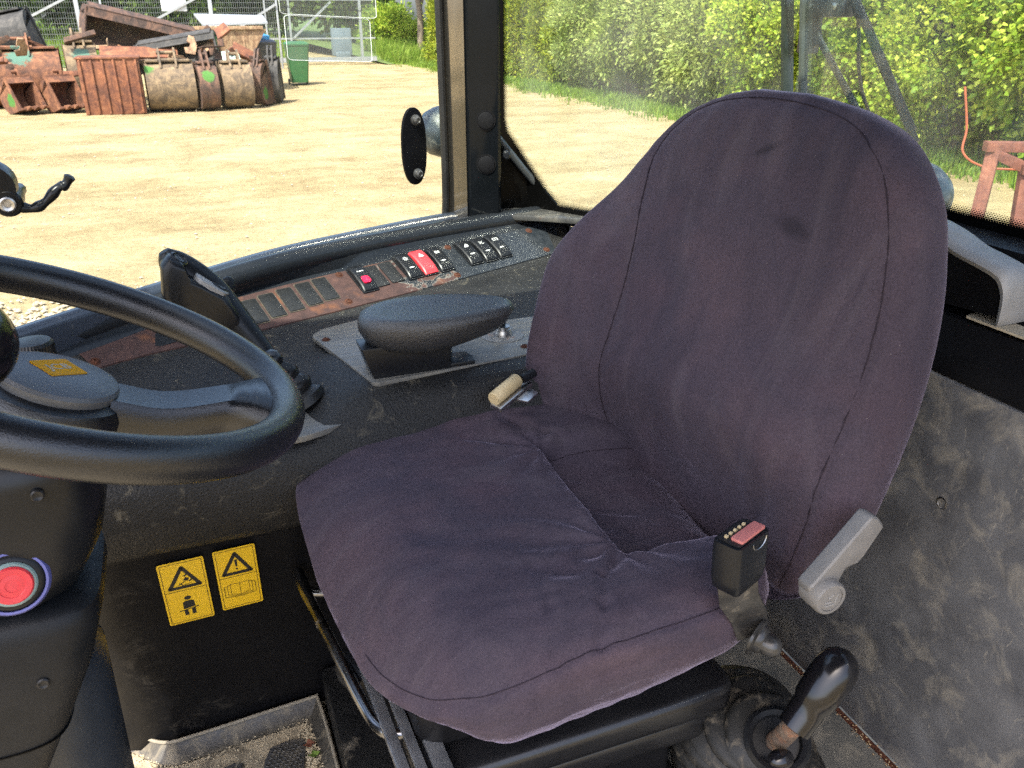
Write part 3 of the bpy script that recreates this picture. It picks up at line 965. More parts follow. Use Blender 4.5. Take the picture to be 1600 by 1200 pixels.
# wheelie bins
def bin_(name, x, y, sc, body, label, open_lid=False):
    t = thing(name, (x, y, GZ), label, 'bin')
    b = MB()
    rings = []
    for z, wx, wy in ((.08, .22, .24), (.2, .23, .26), (.9, .285, .33), (.98, .30, .35), (1.02, .30, .35)):
        rings.append([Vector((x + px * sc, y + py * sc, GZ + z * sc)) for px, py in rrect(wx * 2, wy * 2, .06)])
    b.loft(rings)
    b.build('body', body, t, 40)
    b = MB()
    rings = []
    for z, wx, wy in ((1.02, .31, .37), (1.06, .31, .37), (1.11, .22, .28)):
        rings.append([Vector((x + px * sc, y + py * sc, GZ + z * sc)) for px, py in rrect(wx * 2, wy * 2, .06)])
    b.loft(rings)
    b.build('lid', body, t, 40)
    b = MB()
    b.tube([(x - .2 * sc, y + .40 * sc, GZ + .98 * sc), (x + .2 * sc, y + .40 * sc, GZ + .98 * sc)], .018, 8)
    b.build('handle', body, t)
    for sx in (-1, 1):
        b = MB()
        b.lathe([(.04, -.025), (.1, -.025), (.1, .025), (.04, .025)], (x + sx * .24 * sc, y + .25 * sc, GZ + .1), (1, 0, 0), 14)
        b.build('wheel', 'tyre', t)
bin_('wheelie_bin', 3.3, 31.4, 1.35, 'binblack', 'charcoal wheelie bin with a blue bag poking out of its top')
bin_('wheelie_bin', 4.42, 31.6, 1.28, 'bingreen', 'green wheelie bin beside the charcoal one')
b = MB()
rg_ = random.Random(5)
b.sphere((3.3, 31.3, GZ + 1.52), .26, 12, 8, (1, .8, .5))
b.v = [(x + rg_.uniform(-.04, .04), y + rg_.uniform(-.04, .04), z + rg_.uniform(-.03, .05)) for x, y, z in b.v]
tag(b.build('plastic_bag', 'bluebag', None, 20), 'crumpled blue plastic bag on top of the charcoal bin', 'bag')

# ------------------------------------------------------------------ excavator buckets
BG = 'second-hand buckets lying in a pile'
def bucket(name, label, x, y, z, wd, d, h, rz, cols, spray=None, seed=0, tilt=0, roll=0, teeth=0, ears=True, group=BG, cat='bucket', ribs=0):
    """open scoop: the mouth looks along local -y, the rounded back along +y"""
    m = rustmat(name + '_rust', cols, spray, seed)
    root = bpy.data.objects.new(name, None)
    col.objects.link(root)
    ORG[root.name] = Vector()
    tag(root, label, cat, group)
    prof = []                                       # lip .. floor .. back .. top
    for i in range(13):
        f = i / 12
        a = R(-78 + 215 * f)
        prof.append((d * (.02 + .5 * math.cos(a)), h * (.47 + .47 * math.sin(a))))
    prof = [(-d * .58, h * .02), (-d * .2, h * .0)] + prof + [(-d * .22, h * .97)]
    th = .035
    inner = []
    cx, cz = sum(p[0] for p in prof) / len(prof), sum(p[1] for p in prof) / len(prof)
    for p in prof:
        v = Vector((cx - p[0], cz - p[1]))
        v = v.normalized() * th
        inner.append((p[0] + v.x, p[1] + v.y))
    loop = prof + inner[::-1]
    b = MB()
    b.loft([[Vector((sx * wd / 2, a, c)) for a, c in loop] for sx in (-1, 1)])
    b.build('shell', m, root, 40)
    side = prof
    for sx in (-1, 1):
        b = MB()
        b.prism([Vector((sx * wd / 2, a, c)) for a, c in side], (sx * .03, 0, 0))
        b.build('side_plate', m, root, 30)
        b = MB()
        b.prism([Vector((sx * (wd / 2 + .03), a, c)) for a, c in ((-d * .62, -.0 * h), (-d * .5, .0), (-d * .12, h * .99), (-d * .26, h * .99))], (sx * .025, 0, 0))
        b.build('side_cutter', m, root, 30)
    b = MB()
    b.box((0, -d * .62, h * .02), (wd + .1, d * .14, .05))
    b.build('cutting_edge', m, root, 30, .008)
    for k in range(teeth):
        b = MB()
        xx = (-.5 + (k + .5) / teeth) * wd
        b.loft([[Vector((xx + sx * s_, -d * yy, h * .02 + sz * t_)) for sx, sz in ((-1, -1), (1, -1), (1, 1), (-1, 1))] for yy, s_, t_ in ((.6, .05, .05), (.75, .045, .045), (.88, .03, .008))])
        b.build('tooth', m, root, 30)
    b = MB()
    b.box((0, -d * .02, h * .985), (wd * .96, d * .4, .05))
    b.build('top_plate', m, root, 30, .008)
    for k in range(ribs):
        b = MB()
        xx = (-.5 + (k + .5) / ribs) * wd
        b.loft([[Vector((xx + sx * .02, a * 1.06, h * .47 + (c - h * .47) * 1.06)) for a, c in prof[3:14]] for sx in (-1, 1)], False)
        b.build('rib', m, root, 30)
    if ears:
        for sx in (-1, 1):
            b = MB()
            pl = [(d * .22, h * .9), (-d * .16, h * .98), (-d * .14, h * 1.14), (-d * .06, h * 1.24), (d * .04, h * 1.22), (d * .14, h * 1.1), (d * .34, h * .86)]
            b.prism([Vector((sx * wd * .17 - .025, a, c)) for a, c in pl], (.05, 0, 0))
            b.build('ear', m, root, 30, .006)
        for a, c in ((-d * .06, h * 1.14), (d * .15, h * 1.0)):
            b = MB()
            b.lathe([(.045, -wd * .22), (.045, wd * .22)], (0, a, c), (1, 0, 0), 10)
            b.build('pin', m, root)
    root.location = (x, y, z)
    root.rotation_euler = (tilt, roll, rz)
    return root
bucket('digging_bucket', 'small orange-rusted bucket with green spray at the front left of the pile', -3.34, 24.8, GZ + .03, .56, .75, .85, .62, RO, ((-.40, -.1, .3), .22, GREEN), 1, tilt=-.25, teeth=3)
bucket('digging_bucket', 'small orange-rusted bucket standing next to the orange sheet box', -2.42, 24.8, GZ + .03, .60, .75, .85, .55, RO, None, 2, tilt=-.25, teeth=3)
bucket('loader_bucket', 'wide rusted bucket with worn teal stripe on its back, behind the two small ones', -3.55, 26.7, GZ + .05, 2.0, 1.3, 1.45, math.pi + .08, RO, ((-.1, .42, 1.28), .36, TEALP), 3)
bucket('loader_bucket', 'big dark steel bucket leaning at the left end of the pile', -4.6, 28.9, GZ + .95, 3.0, 1.4, 1.25, math.pi - .1, RDARK, None, 4, roll=.20, ears=False)
bucket('digging_bucket', 'narrow grey bucket with teal paint and hooks behind the orange small bucket', -1.95, 26.2, GZ + .15, .7, 1.0, 1.5, math.pi + .1, RG, ((0, .42, 1.1), .25, TEALP), 5, tilt=.2)
bucket('ditching_bucket', 'long brown bucket lying tilted on top of the pile', -.55, 27.6, GZ + 1.35, 2.9, 1.0, .95, .25, RD, None, 6, roll=.24, ears=False, tilt=.35)
bucket('ditching_bucket', 'long black bucket with a green sprayed end plate on the pile', .55, 26.0, GZ + 1.15, 2.0, .8, .62, -.2, RDARK, ((1.05, .05, .3), .28, GREEN), 7, roll=-.16, ears=False, tilt=.3)
bucket('wide_bucket', 'wide yellow-brown bucket with its rounded back to the cab', .15, 24.3, GZ + .03, 1.10, 1.05, 1.2, math.pi + .03, RG, ((.50, .36, 1.02), .17, GREEN), 8, ribs=0)
bucket('narrow_bucket', 'narrow rusted bucket sprayed green, beside the wide yellow-brown one', 1.02, 24.1, GZ + .03, .40, .95, 1.15, math.pi + .12, RD, ((0, .44, .85), .20, GREEN), 9)
bucket('medium_bucket', 'rusted brown bucket second from the right end of the front row', 1.75, 24.3, GZ + .03, .70, 1.0, 1.15, math.pi + .08, RG, None, 10)
bucket('narrow_bucket', 'slim bucket with green spray low on its side, near the right end', 2.42, 24.7, GZ + .03, .26, .8, 1.15, math.pi / 2 + 1.1, RD, ((-.15, .1, .3), .20, GREEN), 11)
bucket('narrow_bucket', 'slim black bucket standing at the very end of the row by the track', 2.85, 25.4, GZ + .03, .32, .8, 1.2, math.pi - .25, RDARK, None, 12, tilt=-.1)

# orange corrugated sheet box, rusty skip and loose scrap
t = thing('steel_box', (-1.18, 24.3, GZ), 'orange-rusted steel box with vertical ribs in the front of the pile', 'box')
mo = rustmat('orange_sheet', RORANGE, None, 14)
for nm, c, s_ in (('front_panel', (-1.21, 23.75, GZ + .66), (1.38, .04, 1.3)), ('back_panel', (-1.21, 24.85, GZ + .66), (1.38, .04, 1.3)), ('end_panel', (-1.88, 24.3, GZ + .66), (.04, 1.06, 1.28)), ('end_panel', (-.54, 24.3, GZ + .66), (.04, 1.06, 1.28)), ('top_panel', (-1.21, 24.3, GZ + 1.32), (1.45, 1.2, .04))):
    b = MB()
    b.box(c, s_)
    b.build(nm, mo, t, 30, .004)
for k in range(6):
    b = MB()
    b.box((-1.84 + k * .25, 23.71, GZ + .66), (.05, .05, 1.25))
    b.build('rib', mo, t, 30, .01)
t = thing('rusty_skip', (.9, 30, GZ), 'brown ribbed steel skip with a pale rim at the back of the pile', 'skip')
ms = rustmat('skip_rust', [(.10, .06, .04), (.24, .14, .08), (.38, .26, .15), (.46, .36, .24)], None, 15)
b = MB()
b.loft([[Vector((.9 + sx * (1.45 + dz * .35) + (0.5 if sx > 0 else 0) * dz, 30 + sy * (.8 + dz * .15), GZ + .55 + dz * 1.3)) for sx, sy in ((-1, -1), (1, -1), (1, 1), (-1, 1))] for dz in (0, 1)])
b.build('hull', ms, t, 30)
for k in range(9):
    b = MB()
    b.box((-.55 + k * .38, 29.12, GZ + 1.3), (.06, .1, 1.0))
    b.build('rib', ms, t, 30)
b = MB()
b.box((1.1, 29.05, GZ + 1.9), (4.0, .14, .1))
b.build('rim', ms, t, 30, .01)
b = MB()
b.prism([(1.35, 29.3, GZ + 1.95), (3.3, 29.3, GZ + 2.0), (3.35, 30.9, GZ + 2.2), (1.2, 30.9, GZ + 2.25)], (0, 0, .05))
tag(b.build('steel_sheet', 'galv', None, 30), 'bright bent steel sheet lying across the back skip', 'sheet')
for i, (x, y, z, dx, dz, r_, lb) in enumerate([(2.35, 27.5, 1.25, .75, .5, .5, 'bent orange rusted plate leaning under the charcoal bin'), (1.72, 28.4, 1.75, .7, .45, -.6, 'orange scrap plate lying above the green sprayed bucket'), (1.75, 27.2, 1.15, .8, .12, -.1, 'flat pale teal scrap plate behind the front row'), (-.5, 25.6, 1.36, 1.9, .16, .03, 'long rusted bar lying across the pile behind the orange box')]):
    b = MB()
    b.box((x, y, GZ + z), (dx, .5, .06), Matrix.Rotation(r_, 3, 'Y') @ Matrix.Rotation(.5, 3, 'X'))
    b.box((x, y + .2, GZ + z - .05), (dx * .9, .06, dz * .6), Matrix.Rotation(r_, 3, 'Y'))
    tag(b.build('scrap_plate', mo if i != 2 else rustmat('tealscrap', [(.1, .16, .13), (.25, .35, .3), (.4, .48, .42), (.45, .42, .35)], None, 3), None, 30, .01), lb, 'scrap metal')

rs_ = random.Random(31)
for k in range(36):
    x, y, z = rs_.uniform(-3.9, 2.3), rs_.uniform(25.0, 27.6), GZ + rs_.uniform(.8, 1.75)
    rot = Matrix.Rotation(rs_.uniform(-.5, .5), 3, 'Y') @ Matrix.Rotation(rs_.uniform(-.6, .6), 3, 'X') @ Matrix.Rotation(rs_.uniform(-.8, .8), 3, 'Z')
    b = MB()
    L_ = rs_.uniform(.4, 1.1)
    if k % 3 == 0:                                   # channel section
        b.box((x, y, z), (L_, .14, .02), rot)
        b.box(Vector((x, y, z)) + rot @ Vector((0, .07, .05)), (L_, .02, .12), rot)
        b.box(Vector((x, y, z)) + rot @ Vector((0, -.07, .05)), (L_, .02, .12), rot)
    elif k % 3 == 1:                                 # hook plate with an eye
        b.prism([Vector((x, y, z)) + rot @ Vector(p) for p in ((-.12, 0, -.2), (.12, 0, -.2), (.16, 0, .05), (.08, 0, .28), (-.06, 0, .30), (-.10, 0, .12), (.0, 0, .08), (-.04, 0, -.02), (-.16, 0, -.05))], rot @ Vector((0, .05, 0)))
    else:                                            # bent sheet
        b.box((x, y, z), (L_ * .7, .3, .02), rot)
        b.box(Vector((x, y, z)) + rot @ Vector((L_ * .33, 0, .09)), (.02, .3, .2), rot)
    tag(b.build('scrap_piece', (mo, ms, bpy.data.materials['loader_bucket_rust'], bpy.data.materials['ditching_bucket_rust'])[k % 4], None, 30, .006),
        ('short rusty channel section lying among the buckets', 'small hooked plate of rusty steel among the buckets', 'bent rusty sheet offcut lying among the buckets')[k % 3], 'scrap metal', ('channel offcuts in the bucket pile', 'hooked plates in the bucket pile', 'sheet offcuts in the bucket pile')[k % 3])

# rusty stand, boards and hose seen through the rear window
t = thing('steel_stand', (5.6, 4.4, GZ), 'rust-red angle iron stand beyond the rear window', 'stand')
mr = rustmat('stand_rust', [(.06, .022, .015), (.13, .042, .026), (.20, .07, .04), (.27, .13, .08)], None, 20)
for a, c in (((5.28, 4.33, GZ), (5.5, 4.47, .22)), ((5.55, 4.1, GZ), (5.66, 4.3, .1)), ((6.5, 4.0, GZ), (6.3, 4.1, .2)), ((6.6, 3.7, GZ), (6.4, 3.8, .1)), ((5.44, 4.5, .24), (6.4, 4.0, .24)), ((5.6, 4.3, .1), (6.5, 3.75, .1)), ((5.5, 4.47, .2), (5.66, 4.3, .1))):
    b = MB()
    b.beam(a, c, .09, .07)
    b.build('beam', mr, t, 30, .006)
b = MB()
b.tube(spline([(5.75, 5.05, .6), (5.78, 4.98, .30), (5.74, 4.93, .12), (5.86, 4.80, .02), (6.2, 4.6, -.02), (6.6, 4.5, -.3), (6.7, 4.4, GZ)], 40), .009, 8)
tag(b.build('orange_hose', 'hose', None), 'orange hose hanging in a loop behind the rust-red stand', 'hose')
for i, (x, y, z, a) in enumerate([(6.3, 6.1, .12, .25), (6.6, 6.5, .26, .1)]):
    b = MB()
    b.box((x, y, GZ + z), (3.0, .16, .05), Matrix.Rotation(a, 3, 'Z'))
    tag(b.build('timber_board', 'wood', None, 30, .005), ('lower' if i == 0 else 'upper') + ' weathered timber board lying on the yard behind the stand', 'board')
b = MB()
b.box((6.3, 6.1, GZ + .045), (.3, .8, .09))
tag(b.build('timber_block', 'wood', None, 30, .005), 'timber block carrying the boards on the yard', 'block')
# ------------------------------------------------------------------ the cab shell
b = MB()
b.box((.0, .62, -.03), (2.2, 1.9, .06))
tag(b.build('cab_floor', 'mat_floor', None, 0), None, None, kind='structure')

cab = thing('cab_frame', (.55, 1.6, 0), 'black painted cab frame with roof, corner pillar and dusty windows', 'cab')
# unseen roof: solid door side shades the seat, added hatch over console admits skylight
b = MB()
for x0, x1, y0, y1 in ((-.79, 1.10, -.25, .92), (-.79, -.50, .92, 1.95), (1.0, 1.10, .92, 1.95), (-.50, 1.0, 1.85, 1.95)):
    b.box(((x0 + x1) / 2, (y0 + y1) / 2, 1.60), (x1 - x0, y1 - y0, .08))
b.build('roof', 'plastic', cab, 40)
b = MB()
b.box((.25, 1.385, 1.61), (1.49, .92, .006))
b.build('added_roof_pane', 'glass', cab, 0)
# corner pillar: glossy box section with a rounded inner face
pp = [(.544, 1.800), (.548, 1.784), (.553, 1.776), (.579, 1.729), (.584, 1.723), (.592, 1.720), (.640, 1.706), (.649, 1.712), (.662, 1.78), (.60, 1.83)]
b = MB()
b.loft([[Vector((x, y, z)) for x, y in pp] for z in (.66, .9, 1.1, 1.3, 1.56)])
pil = b.build('pillar', 'pillar', cab, 25, .002)
for z in (.914, .824):
    b = MB()
    nrm = Vector((-.33, -.945, 0)).normalized()
    p = Vector((.6155, 1.7132, z))
    b.lathe([(.021, -.004), (.021, .0015), (.0185, .0015), (.0185, .0005), (.018, .0005), (.0172, .0045), (.013, .0055)], p, nrm, 28)
    b.build('cap', bpy.data.materials['cap_black'] if 'cap_black' in bpy.data.materials else mat('cap_black', (.004, .004, .005), (.008, .008, .009), 30, .45, .08, spec=.15), cab)
b = MB()
b.prism([(.5515, 1.7735, .70), (.5770, 1.7275, .70), (.5770, 1.7275, 1.545), (.5515, 1.7735, 1.545)], (-.0016, -.0009, 0))
b.build('pillar_trim', mat('bright_trim', (.26, .24, .21), (.33, .305, .27), 30, .12, .05, .05, 200, .0004, metal=.95, stretch=(1, 1, .1)), cab, 0)
b = MB()
b.lathe([(.010, 0), (.010, .012), (.006, .016)], (.668, 1.735, .838), (-.2, -.97, 0), 14)
b.build('bolt', 'plastic_smooth', cab)
b = MB()
b.tube(spline([(.541, 1.795, 1.56), (.539, 1.777, 1.2), (.541, 1.772, .8), (.538, 1.775, .70)], 10), .008, 8)
b.build('seal', 'rubber', cab)
# triangular gusset and diagonal tube behind the pillar
b = MB()
b.tube([(.652, 1.762, .880), (.72, 1.765, .801), (.80, 1.762, .712)], .0085, 12)
b.build('brace', mat('grey_brace', (.03, .034, .036), (.05, .054, .056), 20, .3, .08), cab)
b = MB()
b.prism([(.655, 1.775, .875), (.80, 1.775, .69), (.65, 1.775, .69)], (0, .006, 0))
b.build('gusset', 'frit', cab)
b = MB()
b.prism([(.655, 1.715, .700), (.722, 1.672, .700), (.880, 1.545, .700), (1.02, 1.40, .700), (1.02, 1.53, .700), (.79, 1.735, .700), (.66, 1.79, .700)], (0, 0, .012))
b.build('ledge', mat('chipped_ledge', (.03, .03, .03), (.075, .073, .068), 20, .4, .1, dust=((.26, .23, .17), .5, .95, 16), scratch=((.10, .035, .02), .62, .70, 30)), cab, 30, .002)
b = MB()
b.prism([(.765, 1.595, .40), (1.02, 1.40, .40), (1.02, 1.40, .70), (.765, 1.595, .70)], (0, .01, 0))
b.build('corner_panel', 'wall_black', cab)

# window glass and its printed border; the window wraps round the corner behind the seat
def pane(name, a, c, z0, z1, m, y_off=0):
    b = MB()
    d = (Vector(c) - Vector(a)).normalized()
    nrm = Vector((-d.y, d.x, 0)) * .004
    b.prism([(a[0], a[1], z0), (c[0], c[1], z0), (c[0], c[1], z1), (a[0], a[1], z1)], nrm)
    return b.build(name, m, cab, 0)
QA, QB = Vector((.700, 1.850, 0)), Vector((1.02, 1.262, 0))
RB = Vector((1.02, -.05, 0))
pane('quarter_pane', QA - (QB - QA) * .05, QB, .69, 1.56, 'glass_dirty')
pane('rear_pane', QB + Vector((.004, -.012, 0)), RB, .84, 1.56, 'glass_dirty')

def strip(name, pts_out, pts_in, m, off):
    b = MB()
    n = len(pts_out)
    b.v = [tuple(Vector(p) + off) for p in pts_out] + [tuple(Vector(p) + off) for p in pts_in]
    b.f = [(i, i + 1, n + i + 1, n + i) for i in range(n - 1)]
    o = b.build(name, m, cab, 0, fix=False)
    uv = o.data.uv_layers.new(name='UVMap')
    L = [0]
    for i in range(1, n):
        L.append(L[-1] + (Vector(pts_in[i]) - Vector(pts_in[i - 1])).length)
    for lp in o.data.loops:
        v = lp.vertex_index
        uv.data[lp.index].uv = (L[v % n], 0 if v < n else 1)
    return o
def qp(s, z):                       # point on the quarter pane, s metres from the pillar
    d = (QB - QA).normalized()
    p = QA + d * s
    return Vector((p.x, p.y, z))
qo = Vector((-.003, -.003, 0))
outer = [qp(-.03, 1.56), qp(-.03, .9), qp(-.03, .80), qp(.04, .69), qp(.10, .685), qp(.25, .685), qp(.66, .69)]
inner = [qp(.010, 1.56), qp(.012, .9), qp(.020, .872), qp(.135, .752), qp(.170, .724), qp(.28, .722), qp(.66, .745)]
inn2 = [qp(.022, 1.56), qp(.024, .9), qp(.032, .880), qp(.145, .764), qp(.178, .737), qp(.28, .735), qp(.66, .758)]
strip('glass_border', outer, inner, 'frit', qo)
strip('dot_border', inner, inn2, 'dots', qo)
ro = Vector((-.005, 0, 0))
yy = [1.25, 1.0, .8, .6, .4, .0]
strip('glass_border', [(1.02, y, .84) for y in yy], [(1.02, y, .862 + .0 * y) for y in yy], 'frit', ro)
strip('dot_border', [(1.02, y, .862) for y in yy], [(1.02, y, .874) for y in yy], 'dots', ro)
# joint between the two panes
b = MB()
b.beam((1.016, 1.234, .86), (1.016, 1.372, 1.56), .006, .022, up=(1, 0, 0))
b.build('glass_joint', mat('dark_olive_edge', (.02, .026, .02), (.035, .042, .03), 20, .3), cab)
b = MB()
b.beam((1.024, 1.203, .86), (1.024, 1.335, 1.56), .006, .014, up=(1, 0, 0))
b.build('glass_joint', mat('dark_olive_edge_b', (.05, .06, .05), (.08, .09, .075), 20, .3), cab)

# curved side glass standing on the sill
SILL = [(-.62, .98), (-.42, 1.19), (-.22, 1.372), (.105, 1.572), (.311, 1.682), (.545, 1.775)]
sp = spline([(x, y, 0) for x, y in SILL], 40)
b = MB()
b.loft([[Vector((p.x, p.y, z)) for p in sp] for z in (.70, 1.0, 1.56)], closed=False)
b.build('side_pane', 'glass', cab, 60)
b = MB()
b.tube([Vector((p.x, p.y - .012, 1.53)) for p in sp], .025, 8)
b.build('header_rail', 'pillar', cab)

# clear film stickers on the side glass
def on_sill(x):
    for i in range(len(sp) - 1):
        if sp[i].x <= x <= sp[i + 1].x:
            f = (x - sp[i].x) / (sp[i + 1].x - sp[i].x)
            return sp[i].lerp(sp[i + 1], f)
def glass_pt(x, z, off=-.004):
    p, q = on_sill(x - .01), on_sill(x + .01)
    d = (q - p).normalized()
    c = on_sill(x)
    return Vector((c.x + d.y * -off * -1, c.y + d.x * off, z))
def sticker(name, x0, x1, z00, z01, z10, z11, label):
    """corners: (x0: z00 bottom, z01 top), (x1: z10 bottom, z11 top), rounded"""
    t = thing(name, glass_pt((x0 + x1) / 2, (z00 + z11) / 2), label, 'sticker')
    rim = []
    for u, v in rrect(2, 2, .12, 4):
        fu, fv = (u + 1) / 2, (v + 1) / 2
        x = x0 + (x1 - x0) * fu
        z = (z00 + (z10 - z00) * fu) * (1 - fv) + (z01 + (z11 - z01) * fu) * fv
        rim.append(glass_pt(x, z))
    b = MB()
    b.v = [tuple(p) for p in rim]
    b.f = [tuple(range(len(rim)))]
    b.build('film', 'film', t, 0, fix=False)
    b = MB()
    b.tube([p + Vector((0, -.001, 0)) for p in rim], .0006, 5, closed=True)
    b.build('edge', 'filmedge', t)
    return t
st1 = sticker('clear_sticker', .214, .383, 1.043, 1.1165, 1.033, 1.1085, 'clear rectangular film sticker on the side glass, lower of two')
st2 = sticker('clear_sticker', .208, .398, 1.1185, 1.19, 1.110, 1.185, 'clear film label with a line of small print, upper of two on the side glass')
# two lines of print too fine to read: short strokes of uneven width
rp_ = random.Random(4)
for xa, za, xb, zb in ((.215, 1.1283, .375, 1.1205), (.245, 1.1345, .305, 1.1315)):
    b = MB()
    x = xa
    while x < xb:
        wd_ = rp_.uniform(.0008, .0022)
        if rp_.random() > .16:
            z = za + (zb - za) * (x - xa) / (xb - xa)
            for k in range(2 if rp_.random() > .4 else 1):
                zz = z + (k * .0022 if k else rp_.choice((0, .0008)))
                p0, p1 = glass_pt(x, zz, -.0055), glass_pt(x + wd_, zz, -.0055)
                b.prism([p0, p1, p1 + Vector((0, 0, .0013)), p0 + Vector((0, 0, .0013))], (0, .0003, 0))
        x += wd_ + .0009
    b.build('print_line', 'ink', st2, 0, fix=False)

# ------------------------------------------------------------------ right-hand console
con = thing('side_console', (.3, 1.3, 0), 'long black moulded side console with a rusting switch strip beside the seat', 'console')
NS = 6
def cv(*p):
    return [Vector(q) for q in p]
cA = cv((-.50, 1.10, .61), (-.165, 1.325, .62), (.088, 1.404, .62), (.40, 1.50, .628), (.735, 1.61, .64), (.80, 1.63, .642))
cB = cv((-.52, 1.13, .63), (-.185, 1.35, .64), (.0625, 1.486, .66), (.40, 1.60, .672), (.745, 1.71, .685), (.80, 1.73, .687))
cC = cv((-.55, 1.10, .665), (-.222, 1.377, .675), (.098, 1.528, .713), (.40, 1.648, .716), (.735, 1.752, .713), (.80, 1.77, .713))
curves = [
    cv((-.60, 1.60, -.0), (-.172, 1.158, -.0), (.09, 1.168, -.0), (.4, 1.168, 0), (.735, 1.168, 0), (.80, 1.168, 0)),
    cv((-.60, 1.53, .405), (-.184, 1.104, .410), (.09, 1.106, .408), (.4, 1.106, .408), (.735, 1.106, .408), (.80, 1.106, .408)),
    cv((-.60, 1.525, .412), (-.185, 1.099, .417), (.09, 1.101, .415), (.4, 1.101, .415), (.735, 1.101, .415), (.80, 1.101, .415)),
    cv((-.60, 1.51, .418), (-.190, 1.088, .424), (.09, 1.090, .421), (.4, 1.096, .421), (.735, 1.096, .421), (.80, 1.096, .421)),
    cv((-.60, 1.47, .44), (-.195, 1.068, .445), (.09, 1.068, .442), (.4, 1.082, .442), (.735, 1.082, .442), (.80, 1.082, .442)),
    cv((-.60, 1.44, .49), (-.200, 1.050, .49), (.09, 1.050, .49), (.4, 1.068, .49), (.735, 1.068, .49), (.80, 1.068, .49)),
    cv((-.60, 1.44, .54), (-.200, 1.046, .535), (.09, 1.046, .535), (.4, 1.068, .545), (.735, 1.068, .545), (.80, 1.068, .545)),
    cv((-.60, 1.45, .565), (-.198, 1.055, .562), (.09, 1.055, .562), (.26, 1.084, .594), (.735, 1.082, .594), (.80, 1.082, .59)),
    cv((-.60, 1.46, .575), (-.195, 1.075, .573), (.09, 1.075, .572), (.23, 1.108, .612), (.735, 1.105, .612), (.80, 1.105, .612)),
    cv((-.60, 1.47, .578), (-.19, 1.11, .576), (.09, 1.115, .576), (.215, 1.135, .6185), (.735, 1.135, .6185), (.80, 1.135, .6185)),
    cv((-.58, 1.48, .585), (-.18, 1.21, .592), (.09, 1.23, .585), (.200, 1.25, .6188), (.735, 1.25, .6190), (.80, 1.25, .619)),
]
def off(c, dx, dy, dz):
    return [p + Vector((dx, dy, dz)) for p in c]
def outw(c, d, dz):
    """shift a curve outwards (away from the seat) in plan"""
    r = []
    for i in range(len(c)):
        t_ = c[min(i + 1, len(c) - 1)] - c[max(i - 1, 0)]
        n_ = Vector((-t_.y, t_.x, 0)).normalized()
        r.append(c[i] + n_ * d + Vector((0, 0, dz)))
    return r
NEAR = curves[:11]
curves += [outw(cA, -.018, -.004), outw(cA, -.004, -.002), cA, cB]
curves += [outw(cB, .006, .004)]
curves += [outw(cC, -.030, -.022), outw(cC, -.028, -.008), outw(cC, -.018, .000), outw(cC, -.006, .003)]
body_n = len(curves)
NT = 61
def mono(P, t):
    """monotone cubic through the stations: no overshoot at the front corner"""
    n = len(P)
    i = int(min(max(math.floor(t), 0), n - 2))
    f = t - i
    def tan(k, a):
        if k == 0:
            return P[1][a] - P[0][a]
        if k == n - 1:
            return P[-1][a] - P[-2][a]
        d0, d1 = P[k][a] - P[k - 1][a], P[k + 1][a] - P[k][a]
        return 0 if d0 * d1 <= 0 else 2 * d0 * d1 / (d0 + d1)
    r_ = []
    for a in range(3):
        p0, p1, m0, m1 = P[i][a], P[i + 1][a], tan(i, a), tan(i + 1, a)
        r_.append((2 * f ** 3 - 3 * f * f + 1) * p0 + (f ** 3 - 2 * f * f + f) * m0 + (3 * f * f - 2 * f ** 3) * p1 + (f ** 3 - f * f) * m1)
    return Vector(r_)
def tgrid(cs, t0=0, t1=5.0, nt=NT):
    return [[(mono if c in NEAR else catmull)(c, t0 + (t1 - t0) * i / (nt - 1)) for i in range(nt)] for c in cs]
def sst(u):
    return u
# stations are uneven: keep the bend at the front corner tight
b = MB()
b.loft(tgrid(curves[:3]), closed=False)
b.build('kick_panel', 'wall_black', con, 40)
b = MB()
b.loft(tgrid(curves[2:12]), closed=False)
b.loft(tgrid(curves[11:15]), closed=False)
rear = [c[-1] for c in curves[2:]]
b.v += [tuple(p) for p in rear]
nb = len(b.v)
b.f.append(tuple(range(nb - len(rear), nb)))
b.build('body', 'console', con, 50, fix=False)
b = MB()
b.loft(tgrid(curves[14:]), closed=False)
b.build('panel_surround', 'rail', con, 45, fix=False)
# padded rail and outer strip along the window sill
b = MB()
path = [catmull(cC, i * 4.18 / 70) for i in range(71)]
rings = []
for i, p in enumerate(path):
    d = (path[min(i + 1, 70)] - path[max(i - 1, 0)]).normalized()
    n_ = Vector((-d.y, d.x, 0)).normalized()
    k = 1 - .35 * sstep(66, 70, i)
    rings.append([p + n_ * (dx * k) + Vector((0, 0, dz * k)) for dx, dz in ((-.030, -.026), (-.031, -.012), (-.026, -.002), (-.016, .004), (-.004, .004), (.004, -.002), (.006, -.02), (.0, -.04), (-.02, -.04))])
b.loft(rings)
b.build('rail', 'rail', con, 60)
b = MB()
path2 = spline([(-.62, .96, .68)] + [(x, y - .018, .69 + .022 * sstep(-.4, .1, x)) for x, y in SILL[1:]] + [(.66, 1.80, .700)], 60)
rings = []
for i, p in enumerate(path2):
    d = (path2[min(i + 1, 59)] - path2[max(i - 1, 0)]).normalized()
    n_ = Vector((-d.y, d.x, 0)).normalized()
    rings.append([p + n_ * dx + Vector((0, 0, dz)) for dx, dz in ((-.012, -.05), (-.012, -.008), (-.008, -.002), (.0, .002), (.010, .003), (.015, -.002), (.015, -.05))])
b.loft(rings)
b.build('sill_strip', mat('bluish_sill_trim', (.022, .028, .040), (.034, .042, .058), 10, .25, .06, .1, 500, .0004, dust=((.36, .34, .29), .64, 1.4, 20), spec=.8), con, 60)
